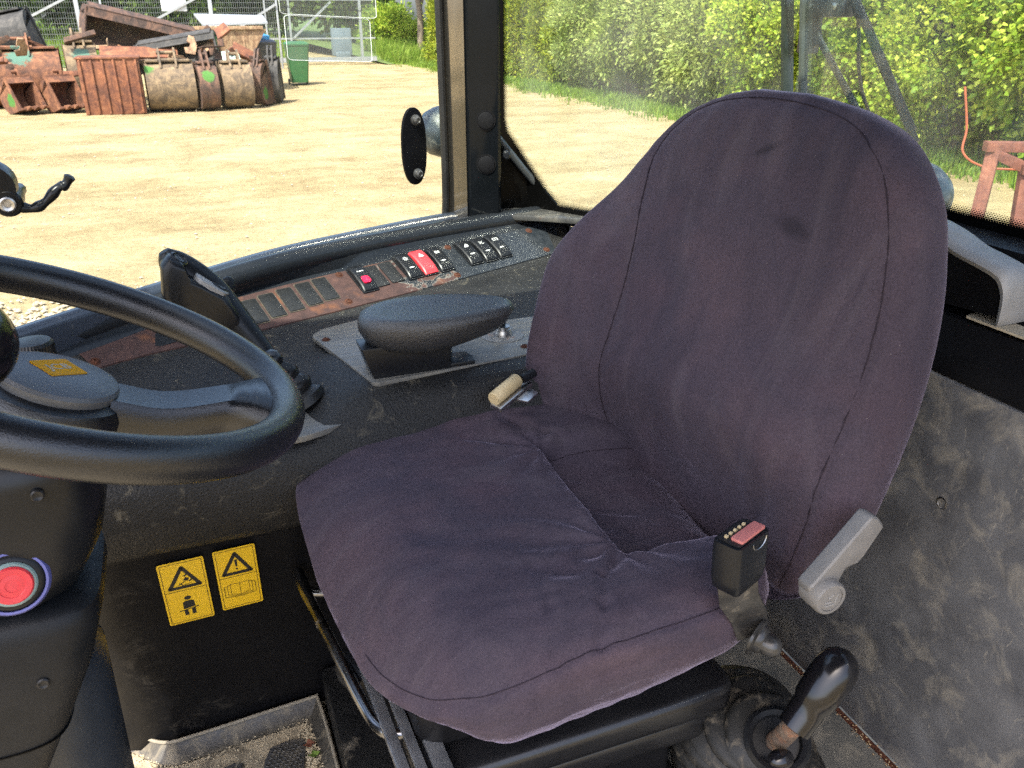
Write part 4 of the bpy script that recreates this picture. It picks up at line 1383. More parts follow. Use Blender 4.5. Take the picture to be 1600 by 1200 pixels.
# dark recess behind the rear end of the console
wt_ = M['wall_black'].node_tree
wp_ = wt_.nodes['Principled BSDF']
wsrc = wp_.inputs['Base Color'].links[0].from_socket
wco = [n for n in wt_.nodes if n.type == 'TEX_COORD'][0].outputs['Object']
for cen_, rad_k, amt in (((-.10, 1.15, .055), (.085, .2, .045), .8), ((-.165, 1.15, .20), (.035, .2, .12), .55), ((-.15, 1.14, .35), (.04, .2, .03), .7)):
    mpn = wt_.nodes.new('ShaderNodeMapping')
    mpn.vector_type = 'TEXTURE'
    mpn.inputs['Location'].default_value = Vector(cen_) - ORG[con.name]
    mpn.inputs['Scale'].default_value = rad_k
    wt_.links.new(wco, mpn.inputs[0])
    vl = wt_.nodes.new('ShaderNodeVectorMath')
    vl.operation = 'LENGTH'
    wt_.links.new(mpn.outputs[0], vl.inputs[0])
    m2_ = wt_.nodes.new('ShaderNodeMapping')
    m2_.inputs['Scale'].default_value = (1, 1, 1.7)
    m2_.inputs['Rotation'].default_value = (0, .5, 0)
    wt_.links.new(wco, m2_.inputs[0])
    nn_ = ramp(wt_, tex(wt_, m2_.outputs[0], 22, 10, .8, .7).outputs[0], [(.50, g1(0)), (.80, g1(amt * .6))]).outputs[0]
    ff = mth(wt_, 'MULTIPLY', nn_, ramp(wt_, vl.outputs['Value'], [(.35, g1(1)), (1.0, g1(0))]).outputs[0])
    wsrc = mixc(wt_, ff, wsrc, (.24, .21, .165))
wt_.links.new(wsrc, wp_.inputs['Base Color'])
# --- switch strip
def panel_pt(t_, q, h=0):
    a, c = catmull(cA, t_), catmull(cB, t_)
    p = a.lerp(c, q)
    tx = (catmull(cA, t_ + .03) - catmull(cA, t_ - .03)).normalized()
    ty = (c - a).normalized()
    n_ = tx.cross(ty).normalized()
    return frame(p + n_ * h, tx, ty)
b = MB()
rows = []
for q in (.03, .97):
    rows.append([panel_pt(1.0 + 3.02 * i / 50, q, .0022).translation for i in range(51)])
r0, r1 = rows
loop = r0 + [r1[-1]] + r1[-2::-1]
b.v = [tuple(p) for p in r0 + r1]
b.f = [(i, i + 1, 52 + i, 51 + i) for i in range(50)]
k0 = len(b.v)
b.v += [tuple(p - Vector((0, 0, .003))) for p in r0]
b.f += [(i, k0 + i, k0 + i + 1, i + 1) for i in range(50)]
panel = b.build('switch_panel', 'rustplate', con, 30, fix=False)
for t_, q in [(1.03, .36), (2.58, .9), (2.56, .18), (3.26, .94), (3.25, .14), (3.83, .86), (3.92, .18)]:
    m_ = panel_pt(t_, q, .0022)
    screw(panel, m_.translation, m_.col[2].xyz, .005)
# film fragment left at the front
b = MB()
m_ = panel_pt(1.52, .5, .0023)
slab(b, m_, [(-.075, -.004), (-.065, .016), (-.045, .019), (-.01, .022), (.05, .024), (.07, .016), (.05, -.012), (.0, -.018), (-.03, -.022), (-.05, -.014)], 0, .0008)
b.build('film_scrap', 'plastic', panel)
BW, BH = .031, .053
for i, (t_, q) in enumerate([(2.04, .50), (2.15, .54), (2.26, .57), (2.37, .60), (2.47, .62), (2.775, .63), (2.87, .64)]):
    m_ = panel_pt(t_, q, .002)
    b = MB()
    slab(b, m_, rrect(BW * .92, BH * 1.16, .003), 0, .0028)
    o = b.build('blanking_plate', mat('blank_grey', (.010, .0105, .011), (.017, .0175, .018), 60, .45, .08, .4, 700, .0004, spec=.4) if i == 0 else bpy.data.materials['blank_grey'], con, 30, .0008)
    if i < 5:
        b = MB()
        slab(b, m_, rrect(BW * 1.02, BH * 1.24, .004), 0, .0012)
        b.build('film_rim', 'bone' if False else mat('dusty_film_rim', (.10, .08, .055), (.02, .02, .02), 120, .7) if i == 0 else bpy.data.materials['dusty_film_rim'], o, 30)

def rocker(t_, q, m, sym):
    BW, BH = .0345, .057
    m_ = panel_pt(t_, q, .002)
    b = MB()
    rings = []
    def face(y):
        u = y / (BH * .6)
        return .0125 + .0018 * u - .0055 * abs(u) ** 3 + .0003
    for i in range(9):                            # curved face along the long side
        y = -BH * .6 + BH * 1.2 * i / 8
        hgt = face(y) - .0003
        rings.append([m_ @ Vector((x, y, z)) for x, z in ((-BW * .45, 0), (-BW * .45, hgt - .002), (-BW * .36, hgt), (BW * .36, hgt), (BW * .45, hgt - .002), (BW * .45, 0))])
    b.loft(rings)
    o = b.build('rocker_switch', m, con, 40, .0008)
    b = MB()
    slab(b, m_, rrect(BW * 1.0, BH * 1.30, .003), 0, .003)
    b.build('bezel', 'plastic_smooth', o, 30, .0005)
    sy = BH * .22
    b = MB()
    if sym == 'lens':
        slab(b, m_, [(x, y - .012) for x, y in rrect(.016, .019, .005)], .0098, .0138)
        b.build('lens', 'redlens', o, 30, .0006)
        b = MB()
        for k in (-1, 0, 1):
            slab(b, m_, [(k * .005 + x, sy + y) for x, y in rrect(.0036, .0022, .0004, 1)], face(sy) - .001, face(sy) + .0002)
        b.build('symbol', 'print', o, 0)
        return
    def dot(x, y, r, n=10):
        slab(b, m_, [(x + r * math.cos(2 * math.pi * j / n), y + r * math.sin(2 * math.pi * j / n)) for j in range(n)], face(y) - .001, face(y) + .0002)
    def line(x0, y0, x1, y1, wd=.0011):
        d = Vector((x1 - x0, y1 - y0)).normalized() * wd / 2
        slab(b, m_, [(x0 - d.y, y0 + d.x), (x0 + d.y, y0 - d.x), (x1 + d.y, y1 - d.x), (x1 - d.y, y1 + d.x)], face(sy) - .001, face(sy) + .0003)
    def ringp(x, y, r, a0=0, a1=360, n=14):
        for j in range(n):
            a, c = R(a0 + (a1 - a0) * j / n), R(a0 + (a1 - a0) * (j + 1) / n)
            line(x + r * math.cos(a), y + r * math.sin(a), x + r * math.cos(c), y + r * math.sin(c))
    if sym == 'lamp':
        ringp(0, sy, .003)
        for k in range(8):
            a = k * math.pi / 4
            line(.0042 * math.cos(a), sy + .0042 * math.sin(a), .0058 * math.cos(a), sy + .0058 * math.sin(a))
    elif sym == 'hazard':
        for r_ in (.0062, .0034):
            q_ = [(r_ * math.cos(R(90 + 120 * k)), sy + r_ * math.sin(R(90 + 120 * k))) for k in range(3)]
            for k in range(3):
                line(*q_[k], *q_[(k + 1) % 3], .0009)
    elif sym == 'fog':
        ringp(-.001, sy, .0036, 90, 270)
        line(-.001, sy - .0036, -.001, sy + .0036)
        for k in (-1, 0, 1):
            line(.001, sy + k * .0024, .0058, sy + k * .0024 - .0005)
        line(.0035, sy - .0038, .0035, sy + .0034)
    elif sym == 'work':
        q_ = [(-.006, sy - .004), (.001, sy + .005), (.005, sy + .001), (.003, sy - .004)]
        for k in range(4):
            line(*q_[k], *q_[(k + 1) % 4])
        ringp(.0015, sy - .0005, .0016)
    elif sym == 'arm':
        line(-.005, sy + .004, .0, sy + .001)
        line(.0, sy + .001, .004, sy + .004)
        line(.0, sy + .001, .002, sy - .004)
        line(.002, sy - .004, .006, sy - .003)
        line(-.005, sy - .001, -.002, sy - .003)
    elif sym == 'wiper':
        q_ = [(-.006, sy - .003), (-.006, sy + .004), (.006, sy + .004), (.006, sy - .003)]
        for k in range(3):
            line(*q_[k], *q_[k + 1])
        line(-.006, sy - .003, -.002, sy - .003)
        line(.002, sy - .003, .006, sy - .003)
        line(0, sy - .002, 0, sy + .002)
    b.build('symbol', 'print', o, 0)
    if sym != 'hazard':
        b = MB()
        slab(b, m_, [(x, y - .013) for x, y in ((-.006, 0), (-.003, .0015), (.003, .0015), (.006, 0), (.003, -.0015), (-.003, -.0015))], .009, face(-.013) + .0002)
        b.build('indicator', 'print', o, 0)
for t_, q, m, sy in [(2.69, .62, 'plastic_smooth', 'lens'), (2.98, .66, 'plastic_smooth', 'lamp'), (3.08, .65, 'red', 'hazard'), (3.18, .64, 'plastic_smooth', 'fog'), (3.36, .62, 'plastic_smooth', 'work'), (3.455, .60, 'plastic_smooth', 'arm'), (3.55, .60, 'plastic_smooth', 'wiper')]:
    rocker(t_, q, m, sy)
# --- worn metal plate under the palm rest
b = MB()
pl = [(.168, 1.345), (.172, 1.358), (.190, 1.378), (.222, 1.389), (.40, 1.462), (.60, 1.545), (.73, 1.592), (.72, 1.42), (.60, 1.16), (.488, 1.142), (.243, 1.119), (.229, 1.117), (.220, 1.122)]
b.prism([(x, y, .614) for x, y in pl], (0, 0, .0072))
plate = b.build('worn_plate', 'plate', con, 30, .0012)
for x, y in ((.187, 1.322), (.527, 1.450), (.484, 1.172)):
    screw(plate, (x, y, .6212), (0, 0, 1), .005)
b = MB()
pl2 = [(.02, 1.20), (.10, 1.215), (.150, 1.165), (.178, 1.108), (.178, 1.092), (.164, 1.078), (.108, 1.060), (.02, 1.055)]
b.prism([(x, y, .574) for x, y in pl2], (0, 0, .009))
plate2 = b.build('joystick_plate', 'plate', con, 30, .0012)
screw(plate2, (.152, 1.110, .583), (0, 0, 1), .006)
# --- warning decals on the kick panel
def decal(x0, z0, x1, z1, kind):
    """printed plate; the panel leans, so follow it"""
    def py(z):
        return 1.1585 - (z / .41) * .0565
    o_ = Vector(((x0 + x1) / 2, py((z0 + z1) / 2) - .0036, (z0 + z1) / 2))
    m_ = frame(o_, (1, .020, .012), (-.05, -.138, 1))
    W_, H_ = x1 - x0, z1 - z0
    b = MB()
    slab(b, m_, rrect(W_, H_, .0025), -.0006, 0)
    d = b.build('warning_decal', 'yellow', con, 0)
    d['label'] = 'yellow decal with a triangle above a strapped-in seated figure' if kind == 'belt' else 'yellow decal with an exclamation mark above an open manual'
    b = MB()
    z_ = .0003
    def poly(p):
        slab(b, m_, p, 0, z_)
    def ln(p, q, wd):
        dd = (Vector(q) - Vector(p)).normalized() * wd / 2
        poly([(p[0] - dd.y, p[1] + dd.x), (p[0] + dd.y, p[1] - dd.x), (q[0] + dd.y, q[1] - dd.x), (q[0] - dd.y, q[1] + dd.x)])
    e = .0032
    a, c = W_ / 2 - e, H_ / 2 - e
    for p, q in (((-a, -c), (a, -c)), ((a, -c), (a, c)), ((a, c), (-a, c)), ((-a, c), (-a, -c)), ((-a, .004), (a, .004))):
        ln(p, q, .0007)
    # bold rounded triangle
    ty = .0065
    T = [(-W_ * .33, ty + .004), (W_ * .33, ty + .004), (0, ty + .042)]
    for k in range(3):
        ln(T[k], T[(k + 1) % 3], .0056)
    for k in range(3):
        poly([(T[k][0] + .0028 * math.cos(R(30 * j)), T[k][1] + .0028 * math.sin(R(30 * j))) for j in range(12)])
    if kind == 'book':
        poly([(-.0022, ty + .030), (.0022, ty + .030), (.0012, ty + .0165), (-.0012, ty + .0165)])
        poly([(.0018 * math.cos(R(40 * j)), ty + .0118 + .0018 * math.sin(R(40 * j))) for j in range(9)])
        by = -.022
        for k, (s_, dz) in enumerate(((.0, 0), (.0045, -.0022), (.009, -.0044))):
            for sx in (-1, 1):
                q_ = [(0 if k == 0 else sx * (.0135 + s_ - .0045), by + .011 + dz * .5), (sx * (.0135 + s_), by + .0125 + dz), (sx * (.0135 + s_), by - .0085 + dz), (0, by - .0115 + dz * .9)]
                for p, q in zip(q_, q_[1:]):
                    ln(p, q, .0007)
        ln((0, by + .011), (0, by - .0115), .0007)
    else:
        # tipping machine with a falling figure inside the triangle
        ln((-.009, ty + .0085), (.002, ty + .0150), .0012)
        ln((-.007, ty + .0125), (-.002, ty + .0075), .001)
        poly([(-.001, ty + .017), (.005, ty + .0145), (.008, ty + .019), (.003, ty + .0225)])
        ln((.001, ty + .0245), (.005, ty + .0275), .0022)
        ln((.007, ty + .013), (.0115, ty + .0165), .0022)
        ln((-.004, ty + .0075), (.010, ty + .0095), .0006)
        cy = -.012
        poly([(.0046 * math.cos(R(24 * j)), cy + .0042 * math.sin(R(24 * j))) for j in range(15)])
        poly([(-.0085, cy - .0215), (.0085, cy - .0215), (.0078, cy - .008), (.0045, cy - .0058), (-.0045, cy - .0058), (-.0078, cy - .008)])
        ln((-.0055, cy - .0225), (-.0050, cy - .0345), .0054)
        ln((.0055, cy - .0225), (.0050, cy - .0345), .0054)
        ln((-.014, cy - .0245), (.013, cy - .0205), .0012)
    b.build('symbol', 'ink', d, 0)
    if kind == 'belt':
        b = MB()
        z_ = .0005
        ln((-.0088, -.012 - .0225), (.0085, -.012 - .0200), .0010)
        b.build('belt_line', 'yellow', d, 0)
decal(-.1145, .275, -.0505, .397, 'belt')
decal(-.0375, .282, .0225, .401, 'book')
# --- palm rest
pr_ = thing('palm_rest', (.3, 1.14, .62), 'black oval palm rest on a short bracket bolted to the worn plate', 'armrest')
b = MB()
b.loft([[Vector((x, 1.155 + y * s_ + (z - .62) * -.06, z)) for x, y in ((.225 - (z - .62) * .3, -.022), (.345, -.022), (.352, -.010), (.352, .018), (.345, .03), (.225 - (z - .62) * .3, .03))] for z, s_ in ((.6205, 1.1), (.64, 1.0), (.67, .95))])
b.prism([(.33, 1.132, .621), (.385, 1.132, .621), (.388, 1.15, .621), (.382, 1.175, .621), (.33, 1.175, .621)], (0, 0, .007))
b.build('bracket', 'plastic_smooth', pr_, 30, .003)
b = MB()
def rest_outline(a):
    c, s_ = math.cos(a), math.sin(a)
    x = .118 * (abs(c) ** .85) * (1 if c > 0 else -1)
    wid = .066 - .018 * sstep(-.02, .118, x)
    return x, wid * (abs(s_) ** .85) * (1 if s_ > 0 else -1)
rings = []
nA = 56
for s_, h in ((.30, -.046), (.62, -.046), (.80, -.040), (.93, -.028), (1.0, -.012), (1.0, .0), (.965, .009), (.88, .0125), (.7, .0115), (.4, .0095), (.12, .009)):
    rg = []
    for j in range(nA):
        x, y = rest_outline(2 * math.pi * j / nA)
        rot = R(-13)
        X, Y = x * s_, y * s_
        lo = .012 * sstep(-.04, .11, X) if h < -.01 else 0
        rg.append(Vector((.330 + X * math.cos(rot) - Y * math.sin(rot), 1.150 + X * math.sin(rot) + Y * math.cos(rot), .705 + h + lo + .004 * X / .1)))
    rings.append(rg)
b.loft(rings)
b.build('pad', mat('leathery_grey_pad', (.028, .029, .031), (.042, .042, .044), 14, .3, .06, .8, 380, .0016, dust=(SAND, .70, 1.4, 30), spec=.7), pr_, 60)
# --- ignition
ig = thing('ignition_switch', (.469, 1.234, .62), 'black ignition key standing in a chipped round disc on the plate', 'ignition')
b = MB()
b.lathe([(.036, 0), (.036, .0016), (.0345, .0024), (.012, .0024)], (.469, 1.234, .6205), (0, 0, 1), 40)
b.build('disc', mat('chipped_disc', (.15, .146, .138), (.20, .195, .185), 30, .4, .1, dust=((.40, .20, .12), .58, .66, 40)), ig, 30)
b = MB()
b.lathe([(.016, 0), (.016, .006), (.0145, .009), (.0145, .011), (.0125, .011), (.0125, .016), (.008, .0165)], (.469, 1.234, .6228), (0, 0, 1), 28)
b.build('barrel', 'steel', ig, 30)
b = MB()
fr_ = frame((.469, 1.234, .639), (.8, .5, 0), (-.5, .8, 0))
b.loft([[fr_ @ Vector((x * w_ + lean, y, z)) for x, y in rrect(.020, .007, .0025)] for z, w_, lean in ((0, .5, 0), (.006, .55, 0), (.010, 1.0, 0), (.026, 1.05, .002), (.031, .8, .002))])
b.build('key', 'plastic_smooth', ig, 30)

# ------------------------------------------------------------------ joystick on the console
js = thing('joystick', (.107, 1.17, .58), 'black control joystick with grey button face behind the steering wheel rim', 'joystick')
b = MB()
ax0, ax1 = Vector((.125, 1.165, .583)), Vector((.085, 1.185, .655))
dirj = (ax1 - ax0).normalized()
b.lathe([(.036, 0), (.036, .012), (.026, .02), (.030, .028), (.030, .036), (.021, .044), (.024, .052), (.023, .060), (.014, .07), (.012, .085)], ax0, dirj, 28)
b.build('boot', 'rubber', js, 50)
spn = [Vector(p) for p in ((.085, 1.185, .652), (.064, 1.20, .680), (.040, 1.215, .712), (.014, 1.228, .748), (-.010, 1.236, .776), (-.028, 1.24, .800), (-.036, 1.24, .815))]
rad = [(.015, .014), (.020, .017), (.026, .020), (.030, .022), (.028, .020), (.020, .016), (.008, .008)]
b = MB()
rings = []
sp2, rd2 = spline(spn, 25), spline([(a, c, 0) for a, c in rad], 25)
for i in range(25):
    d = (sp2[min(i + 1, 24)] - sp2[max(i - 1, 0)]).normalized()
    s1 = Vector((0, 1, 0)).cross(d).normalized()
    s2 = d.cross(s1)
    rings.append([sp2[i] + s1 * math.cos(a) * rd2[i].x + s2 * math.sin(a) * rd2[i].y for a in (2 * math.pi * j / 24 for j in range(24))])
b.loft(rings)
b.build('grip', 'plastic_smooth', js, 60)
hb = [(-.0310, .8165), (-.0149, .8077), (-.0084, .784), (.0049, .7765), (.0386, .7504), (.0507, .7275), (.0600, .700), (.0300, .690), (-.0100, .716), (-.0400, .745), (-.0480, .762), (-.0430, .8042)]
b = MB()
cx_, cz_ = .002, .752
secs = []
for dy, k in ((-.024, .80), (-.020, .94), (-.010, 1.0), (.010, 1.0), (.020, .94), (.024, .80)):
    secs.append([Vector((cx_ + (x - cx_) * k, 1.217 + dy, cz_ + (z - cz_) * k)) for x, z in hb])
b.loft(secs)
b.build('head', 'plastic_smooth', js, 40, .0025)
mj = frame((.0185, 1.214, .7685), (.78, .0, -.62), (.0, 1, .02))
b = MB()
rings = []
for z, k in ((-.004, .98), (.002, 1.0), (.0035, .92)):
    rings.append([mj @ Vector((x * k, y * k, z)) for x, y in ((-.024, -.009), (-.016, -.017), (.0, -.019), (.020, -.017), (.027, -.008), (.027, .008), (.020, .017), (.0, .019), (-.016, .017), (-.024, .009))])
b.loft(rings)
b.build('button_face', mat('grey_button_face', (.20, .205, .21), (.28, .28, .285), 60, .4), js, 40)
for o_, n_ in (((-.018, 1.213, .8085), (.62, -.25, .75)), ((.030, 1.213, .7625), (.62, -.1, .78))):
    b = MB()
    b.lathe([(.013, -.004), (.013, .0015), (.0105, .003), (.009, .0015), (.0075, .003), (.005, .002), (.002, .0025)], Vector(o_), Vector(n_), 24)
    b.build('button', 'plastic_smooth', js)
b = MB()
b.lathe([(.013, 0), (.0125, .010), (.007, .017), (.002, .019)], Vector((.040, 1.262, .745)), (.45, .35, .8), 18)
b.build('trigger_cap', 'plastic', js)
b = MB()
b.sphere((.083, 1.165, .662), .016, 18, 10, (1.15, 1, .9))
b.build('collar', 'wheel', js)

# ------------------------------------------------------------------ steering wheel
WC = Vector((-.116, .788, .8475))
WN = Vector((math.sin(.42), .013, math.cos(.42))).normalized()
E1 = Vector((0, 1, 0)).cross(WN).normalized()
E2 = WN.cross(E1)
def wp(r, a, h=0):
    return WC + (E1 * math.cos(a) + E2 * math.sin(a)) * r + WN * h
sw = thing('steering_wheel', WC, 'black steering wheel with a grey hub cap and amber badge in the foreground', 'steering wheel')
b = MB()
n1, n2 = 120, 20
rings = []
for i in range(n1):
    a = 2 * math.pi * i / n1
    rings.append([wp(.2 + .0165 * math.cos(c) * 1.03, a, .0195 * math.sin(c) - .004) for c in (2 * math.pi * j / n2 for j in range(n2))])
rings.append(rings[0])
b.loft(rings, True, False, False)
b.build('rim', 'wheel', sw, 60)
HUBH = -.034
for a in (R(2), R(182)):
    b = MB()
    t1 = (E2 * math.cos(a) - E1 * math.sin(a))
    rings = []
    for f in [i / 14 for i in range(15)]:
        r = .045 + .152 * f
        hw = .024 + .045 * max(0, f - .70) ** 1.3 * 4 + .004 * (1 - f)
        top = HUBH + .002 + .034 * sstep(.2, .95, f)
        bot = top - (.046 - .012 * f)
        c = wp(r, a)
        rings.append([c + t1 * (hw * u) + WN * (bot + (top - bot) * v) for u, v in ((-1, .25), (-1, .8), (-.8, 1), (.8, 1), (1, .8), (1, .25), (.75, 0), (-.75, 0))])
    b.loft(rings)
    b.build('spoke', 'wheel', sw, 50)
b = MB()
b.lathe([(.030, -.080), (.056, -.076), (.0625, -.060), (.0625, -.016), (.0585, -.007), (.050, -.003), (.030, -.003)], WC + WN * HUBH, WN, 48)
b.build('hub', 'wheel', sw, 40)
b = MB()
b.lathe([(.050, -.004), (.0515, .004), (.0495, .0075), (.044, .0095), (.02, .0112), (.004, .0114)], WC + WN * HUBH, WN, 48)
cap = b.build('hub_cap', 'hub_grey', sw, 40)
mb_ = frame(WC + WN * (HUBH + .0112) + E1 * .002 + E2 * .010, -E1 * .25 - E2 * .97, E1 * .97 - E2 * .25)
mb_ = frame(WC + WN * (HUBH + .0104) - E1 * .002 + E2 * .006, E1 * .74 + E2 * .67, -E1 * .67 + E2 * .74)
b = MB()
slab(b, mb_, rrect(.037, .031, .001, 1), 0, .0016)
bd = b.build('badge', 'badge', cap, 30)
ORG[bd.name] = WC.copy()
mt2 = mb_ @ Matrix.Translation((0, 0, .0017))
label_text('badge_lettering', 'JCB', .0150, mt2, 'badgeink', cap, .0002, 1.0)
# spinner knob on its stalk
kc = Vector((-.160, .655, .905))
b = MB()
b.tube([wp(.2, R(259), .0), wp(.2, R(259), .0) + Vector((.0, .0, .03)), kc - Vector((0, 0, .02))], .008, 10)
b.sphere(kc, .034, 28, 18, (1, 1, 1.05))
b.build('spinner_knob', 'gloss', sw, 60)

# ------------------------------------------------------------------ steering column
sc_ = thing('steering_column', (-.22, .78, 0), 'black plastic steering column cowl with a red release button', 'steering column')
def colring(cx, cy, z, hx, hy, e=3.2, n=40):
    r_ = []
    for j in range(n):
        a = 2 * math.pi * j / n
        c, s_ = math.cos(a), math.sin(a)
        r_.append(Vector((cx + hx * abs(c) ** (2 / e) * (1 if c > 0 else -1), cy + hy * abs(s_) ** (2 / e) * (1 if s_ > 0 else -1), z)))
    return r_
b = MB()
b.loft([colring(-.182, .785, .776, .060, .060), colring(-.182, .785, .783, .072, .072), colring(-.184, .785, .778, .080, .080), colring(-.187, .785, .755, .084, .084), colring(-.192, .785, .715, .086, .086),
        colring(-.200, .785, .675, .083, .084), colring(-.212, .785, .640, .074, .078), colring(-.225, .785, .622, .060, .066)])
b.build('upper_cowl', 'plastic_smooth', sc_, 50)
b = MB()
b.loft([colring(-.182, .785, .770, .050, .050, 2), colring(-.165, .785, .80, .045, .045, 2), colring(-.150, .786, .82, .040, .040, 2)])
b.build('neck', 'plastic', sc_, 50)
b = MB()
b.tube([(-.205, .7025, .772), (-.207, .6985, .752), (-.211, .6965, .715), (-.217, .699, .68), (-.220, .7035, .655)], .0020, 6)
b.build('seam_bead', mat('dusty_joint', (.20, .18, .15), None, 30, .7), sc_)
b = MB()
b.loft([colring(-.222, .785, .628, .085, .075, 5), colring(-.222, .785, .622, .094, .083, 5), colring(-.226, .785, .606, .098, .087, 5), colring(-.240, .785, .55, .093, .085, 5), colring(-.262, .785, .4815, .082, .08, 5)], True, True, False)
b.build('lower_cowl', 'plastic', sc_, 50)
b = MB()
b.loft([colring(-.2625, .785, .480, .0805, .079, 5), colring(-.30, .785, .38, .068, .07, 5), colring(-.36, .785, .20, .055, .06, 5), colring(-.40, .785, .0, .055, .06, 5)])
b.build('column_tube', 'plastic', sc_, 50)
b = MB()
b.loft([colring(-.25, .90, .46, .07, .07, 2.4), colring(-.25, .90, .43, .085, .085, 2.4), colring(-.26, .90, .2, .09, .09, 2.4), colring(-.27, .90, .0, .10, .10, 2.4)])
b.build('column_base', mat('grey_black_base', (.03, .034, .04), (.045, .05, .056), 12, .36, .08), sc_, 50)
b = MB()
b.tube([p for p in colring(-.2616, .785, .4812, .0825, .0805, 5)], .0012, 6, closed=True)
b.build('part_line', 'frit', sc_)
for p_ in ((-.150, .7005, .752), (-.275, .701, .560), (-.185, .700, .560)):
    b = MB()
    b.lathe([(.0055, -.002), (.0055, .0012), (.0042, .0022), (.0024, .0012), (.001, .001)], p_, (.1, -1, .05), 14)
    b.build('screw', 'rubber', sc_)
bc, bn = Vector((-.186, .7015, .674)), Vector((.18, -.93, .22)).normalized()
b = MB()
b.lathe([(.030, -.012), (.030, .004), (.0275, .008), (.0255, .008), (.0255, .004)], bc, bn, 40)
bt = b.build('button_ring', 'blue', sc_, 40)
b = MB()
b.lathe([(.0256, -.01), (.0256, .006), (.022, .009), (.0195, .009)], bc, bn, 40)
b.build('button_collar', 'plastic_smooth', sc_, 40)
b = MB()
b.lathe([(.0195, -.01), (.0195, .0105), (.018, .012), (.0165, .012)], bc, bn, 40)
b.build('button_rim', 'teal', sc_, 40)
b = MB()
b.lathe([(.0165, -.01), (.0165, .0135), (.0150, .0152), (.0105, .0150), (.0100, .0145), (.0055, .0147), (.0052, .0142), (.001, .0142)], bc, bn, 40)
b.build('button', 'red', sc_, 40)
b = MB()
b.tube([(-.225, .86, .70), (-.21, .95, .735), (-.195, 1.03, .758)], .007, 10)
b.build('stalk', 'plastic_smooth', sc_)
kn = Vector((-.190, 1.05, .748))
b = MB()
rings = []
for r, h in ((.020, -.014), (.0225, -.012), (.0225, .018), (.0205, .022), (.012, .0228)):
    rings.append([kn + Vector((math.cos(a) * rr, math.sin(a) * rr, h)) for a, rr in ((2 * math.pi * j / 80, r * (1 + (.035 if j % 2 else -.01) * (1 if -.013 < h < .019 else 0))) for j in range(80))])
b.loft(rings)
b.build('knurled_knob', 'rubber', sc_, 20)

# ------------------------------------------------------------------ things fixed to the side glass
gp = thing('oval_glass_plate', (.46, 1.73, .867), 'black oval fixing plate with two bolts on the side glass', 'plate')
mo_ = frame((.4595, 1.728, .867), (.93, .36, 0), (0, 0, 1))
b = MB()
slab(b, mo_, [(.0305 * abs(math.cos(a)) ** .9 * (1 if math.cos(a) > 0 else -1), .0775 * abs(math.sin(a)) ** .8 * (1 if math.sin(a) > 0 else -1)) for a in (2 * math.pi * j / 48 for j in range(48))], 0, .008)
b.build('plate', mat('flat_black', (.002, .002, .003), (.004, .004, .005), 20, .5, spec=.08), gp, 30, .002)
for v in (.053, -.055):
    b = MB()
    b.lathe([(.011, 0), (.011, .003), (.0085, .004), (.0085, .009), (.005, .0115), (.004, .0095)], mo_ @ Vector((.003, v, .008)), mo_.col[2].xyz, 16)
    b.build('bolt', bpy.data.materials['bolt_dark'] if 'bolt_dark' in bpy.data.materials else mat('bolt_dark', (.05, .05, .05), (.14, .135, .13), 90, .35, .1, metal=.6), gp, 30)
ml = thing('outside_lamp', (.60, 1.87, .87), 'rounded grey lamp housing outside the glass beside the pillar', 'lamp')
b = MB()
b.lathe([(.005, .0), (.03, .006), (.05, .022), (.058, .045), (.060, .07)], (.545, 1.95, .862), (1, .35, 0), 28)
b.build('housing', 'asphaltgrey', ml, 60)
b = MB()
b.tube([(.615, 1.97, .82), (.615, 1.96, .70), (.60, 1.90, .62)], .012, 10)
b.build('bracket', 'pillar', ml)
wl = thing('window_latch', (-.205, 1.36, .9), 'black wavy window latch handle with a bolt at the far left', 'handle')
b = MB()
hp = spline([(-.212, 1.32, .875), (-.195, 1.318, .872), (-.178, 1.318, .880), (-.160, 1.32, .897), (-.150, 1.32, .901), (-.141, 1.32, .913)], 26)
b.tube(hp, [.0085 + .0013 * math.sin(i * 1.1) for i in range(25)] + [.006], 12, flat=.8)
b.build('lever', 'plastic_smooth', wl)
b = MB()
b.lathe([(.030, .03), (.032, .012), (.031, .0), (.026, -.003)], (-.240, 1.335, .908), (.05, -1, -.1), 28)
b.build('disc', 'plastic_smooth', wl)
b = MB()
b.lathe([(.019, .0), (.019, .035), (.016, .038)], (-.225, 1.345, .886), (.05, -1, -.1), 24)
b.build('boss', 'plastic_smooth', wl)
b = MB()
b.lathe([(.0105, .036), (.0105, .042), (.0085, .043), (.005, .042), (.0045, .040)], (-.225, 1.345, .886), (.05, -1, -.1), 18)
b.build('bolt', 'steel', wl)
b = MB()
b.tube([(-.225, 1.345, .886), (-.22, 1.40, .885)], .01, 10)
b.build('stem', 'plastic_smooth', wl)

# ------------------------------------------------------------------ rear wall, shelf, rear wiper
b = MB()
b.prism([(.858, -.05, .104), (.858, 1.142, .104), (.858, 1.142, .700), (.858, -.05, .700)], (.012, 0, 0))
rw = tag(b.build('rear_wall', 'rearpanel', None, 30, .003), None, None, kind='structure')
b = MB()
b.lathe([(.0075, -.002), (.0085, .001), (.0065, .0015), (.005, -.004), (.001, -.005)], (.8575, .654, .539), (-1, 0, 0), 24)
b.build('eyelet', 'steel', rw)
rs = thing('rear_shelf', (.95, .6, .70), 'black rear shelf below the back window with a bare edge strip', 'shelf')
b = MB()
prof = [(.862, .702), (.862, .712), (.874, .735), (.885, .768), (.930, .772), (.955, .800), (.965, .845), (1.012, .850), (1.012, .70)]
b.loft([[Vector((x, y, z)) for x, z in prof] for y in (-.05, .4, .8, 1.25)])
b.build('shelf_body', 'wall_black', rs, 35)
b = MB()
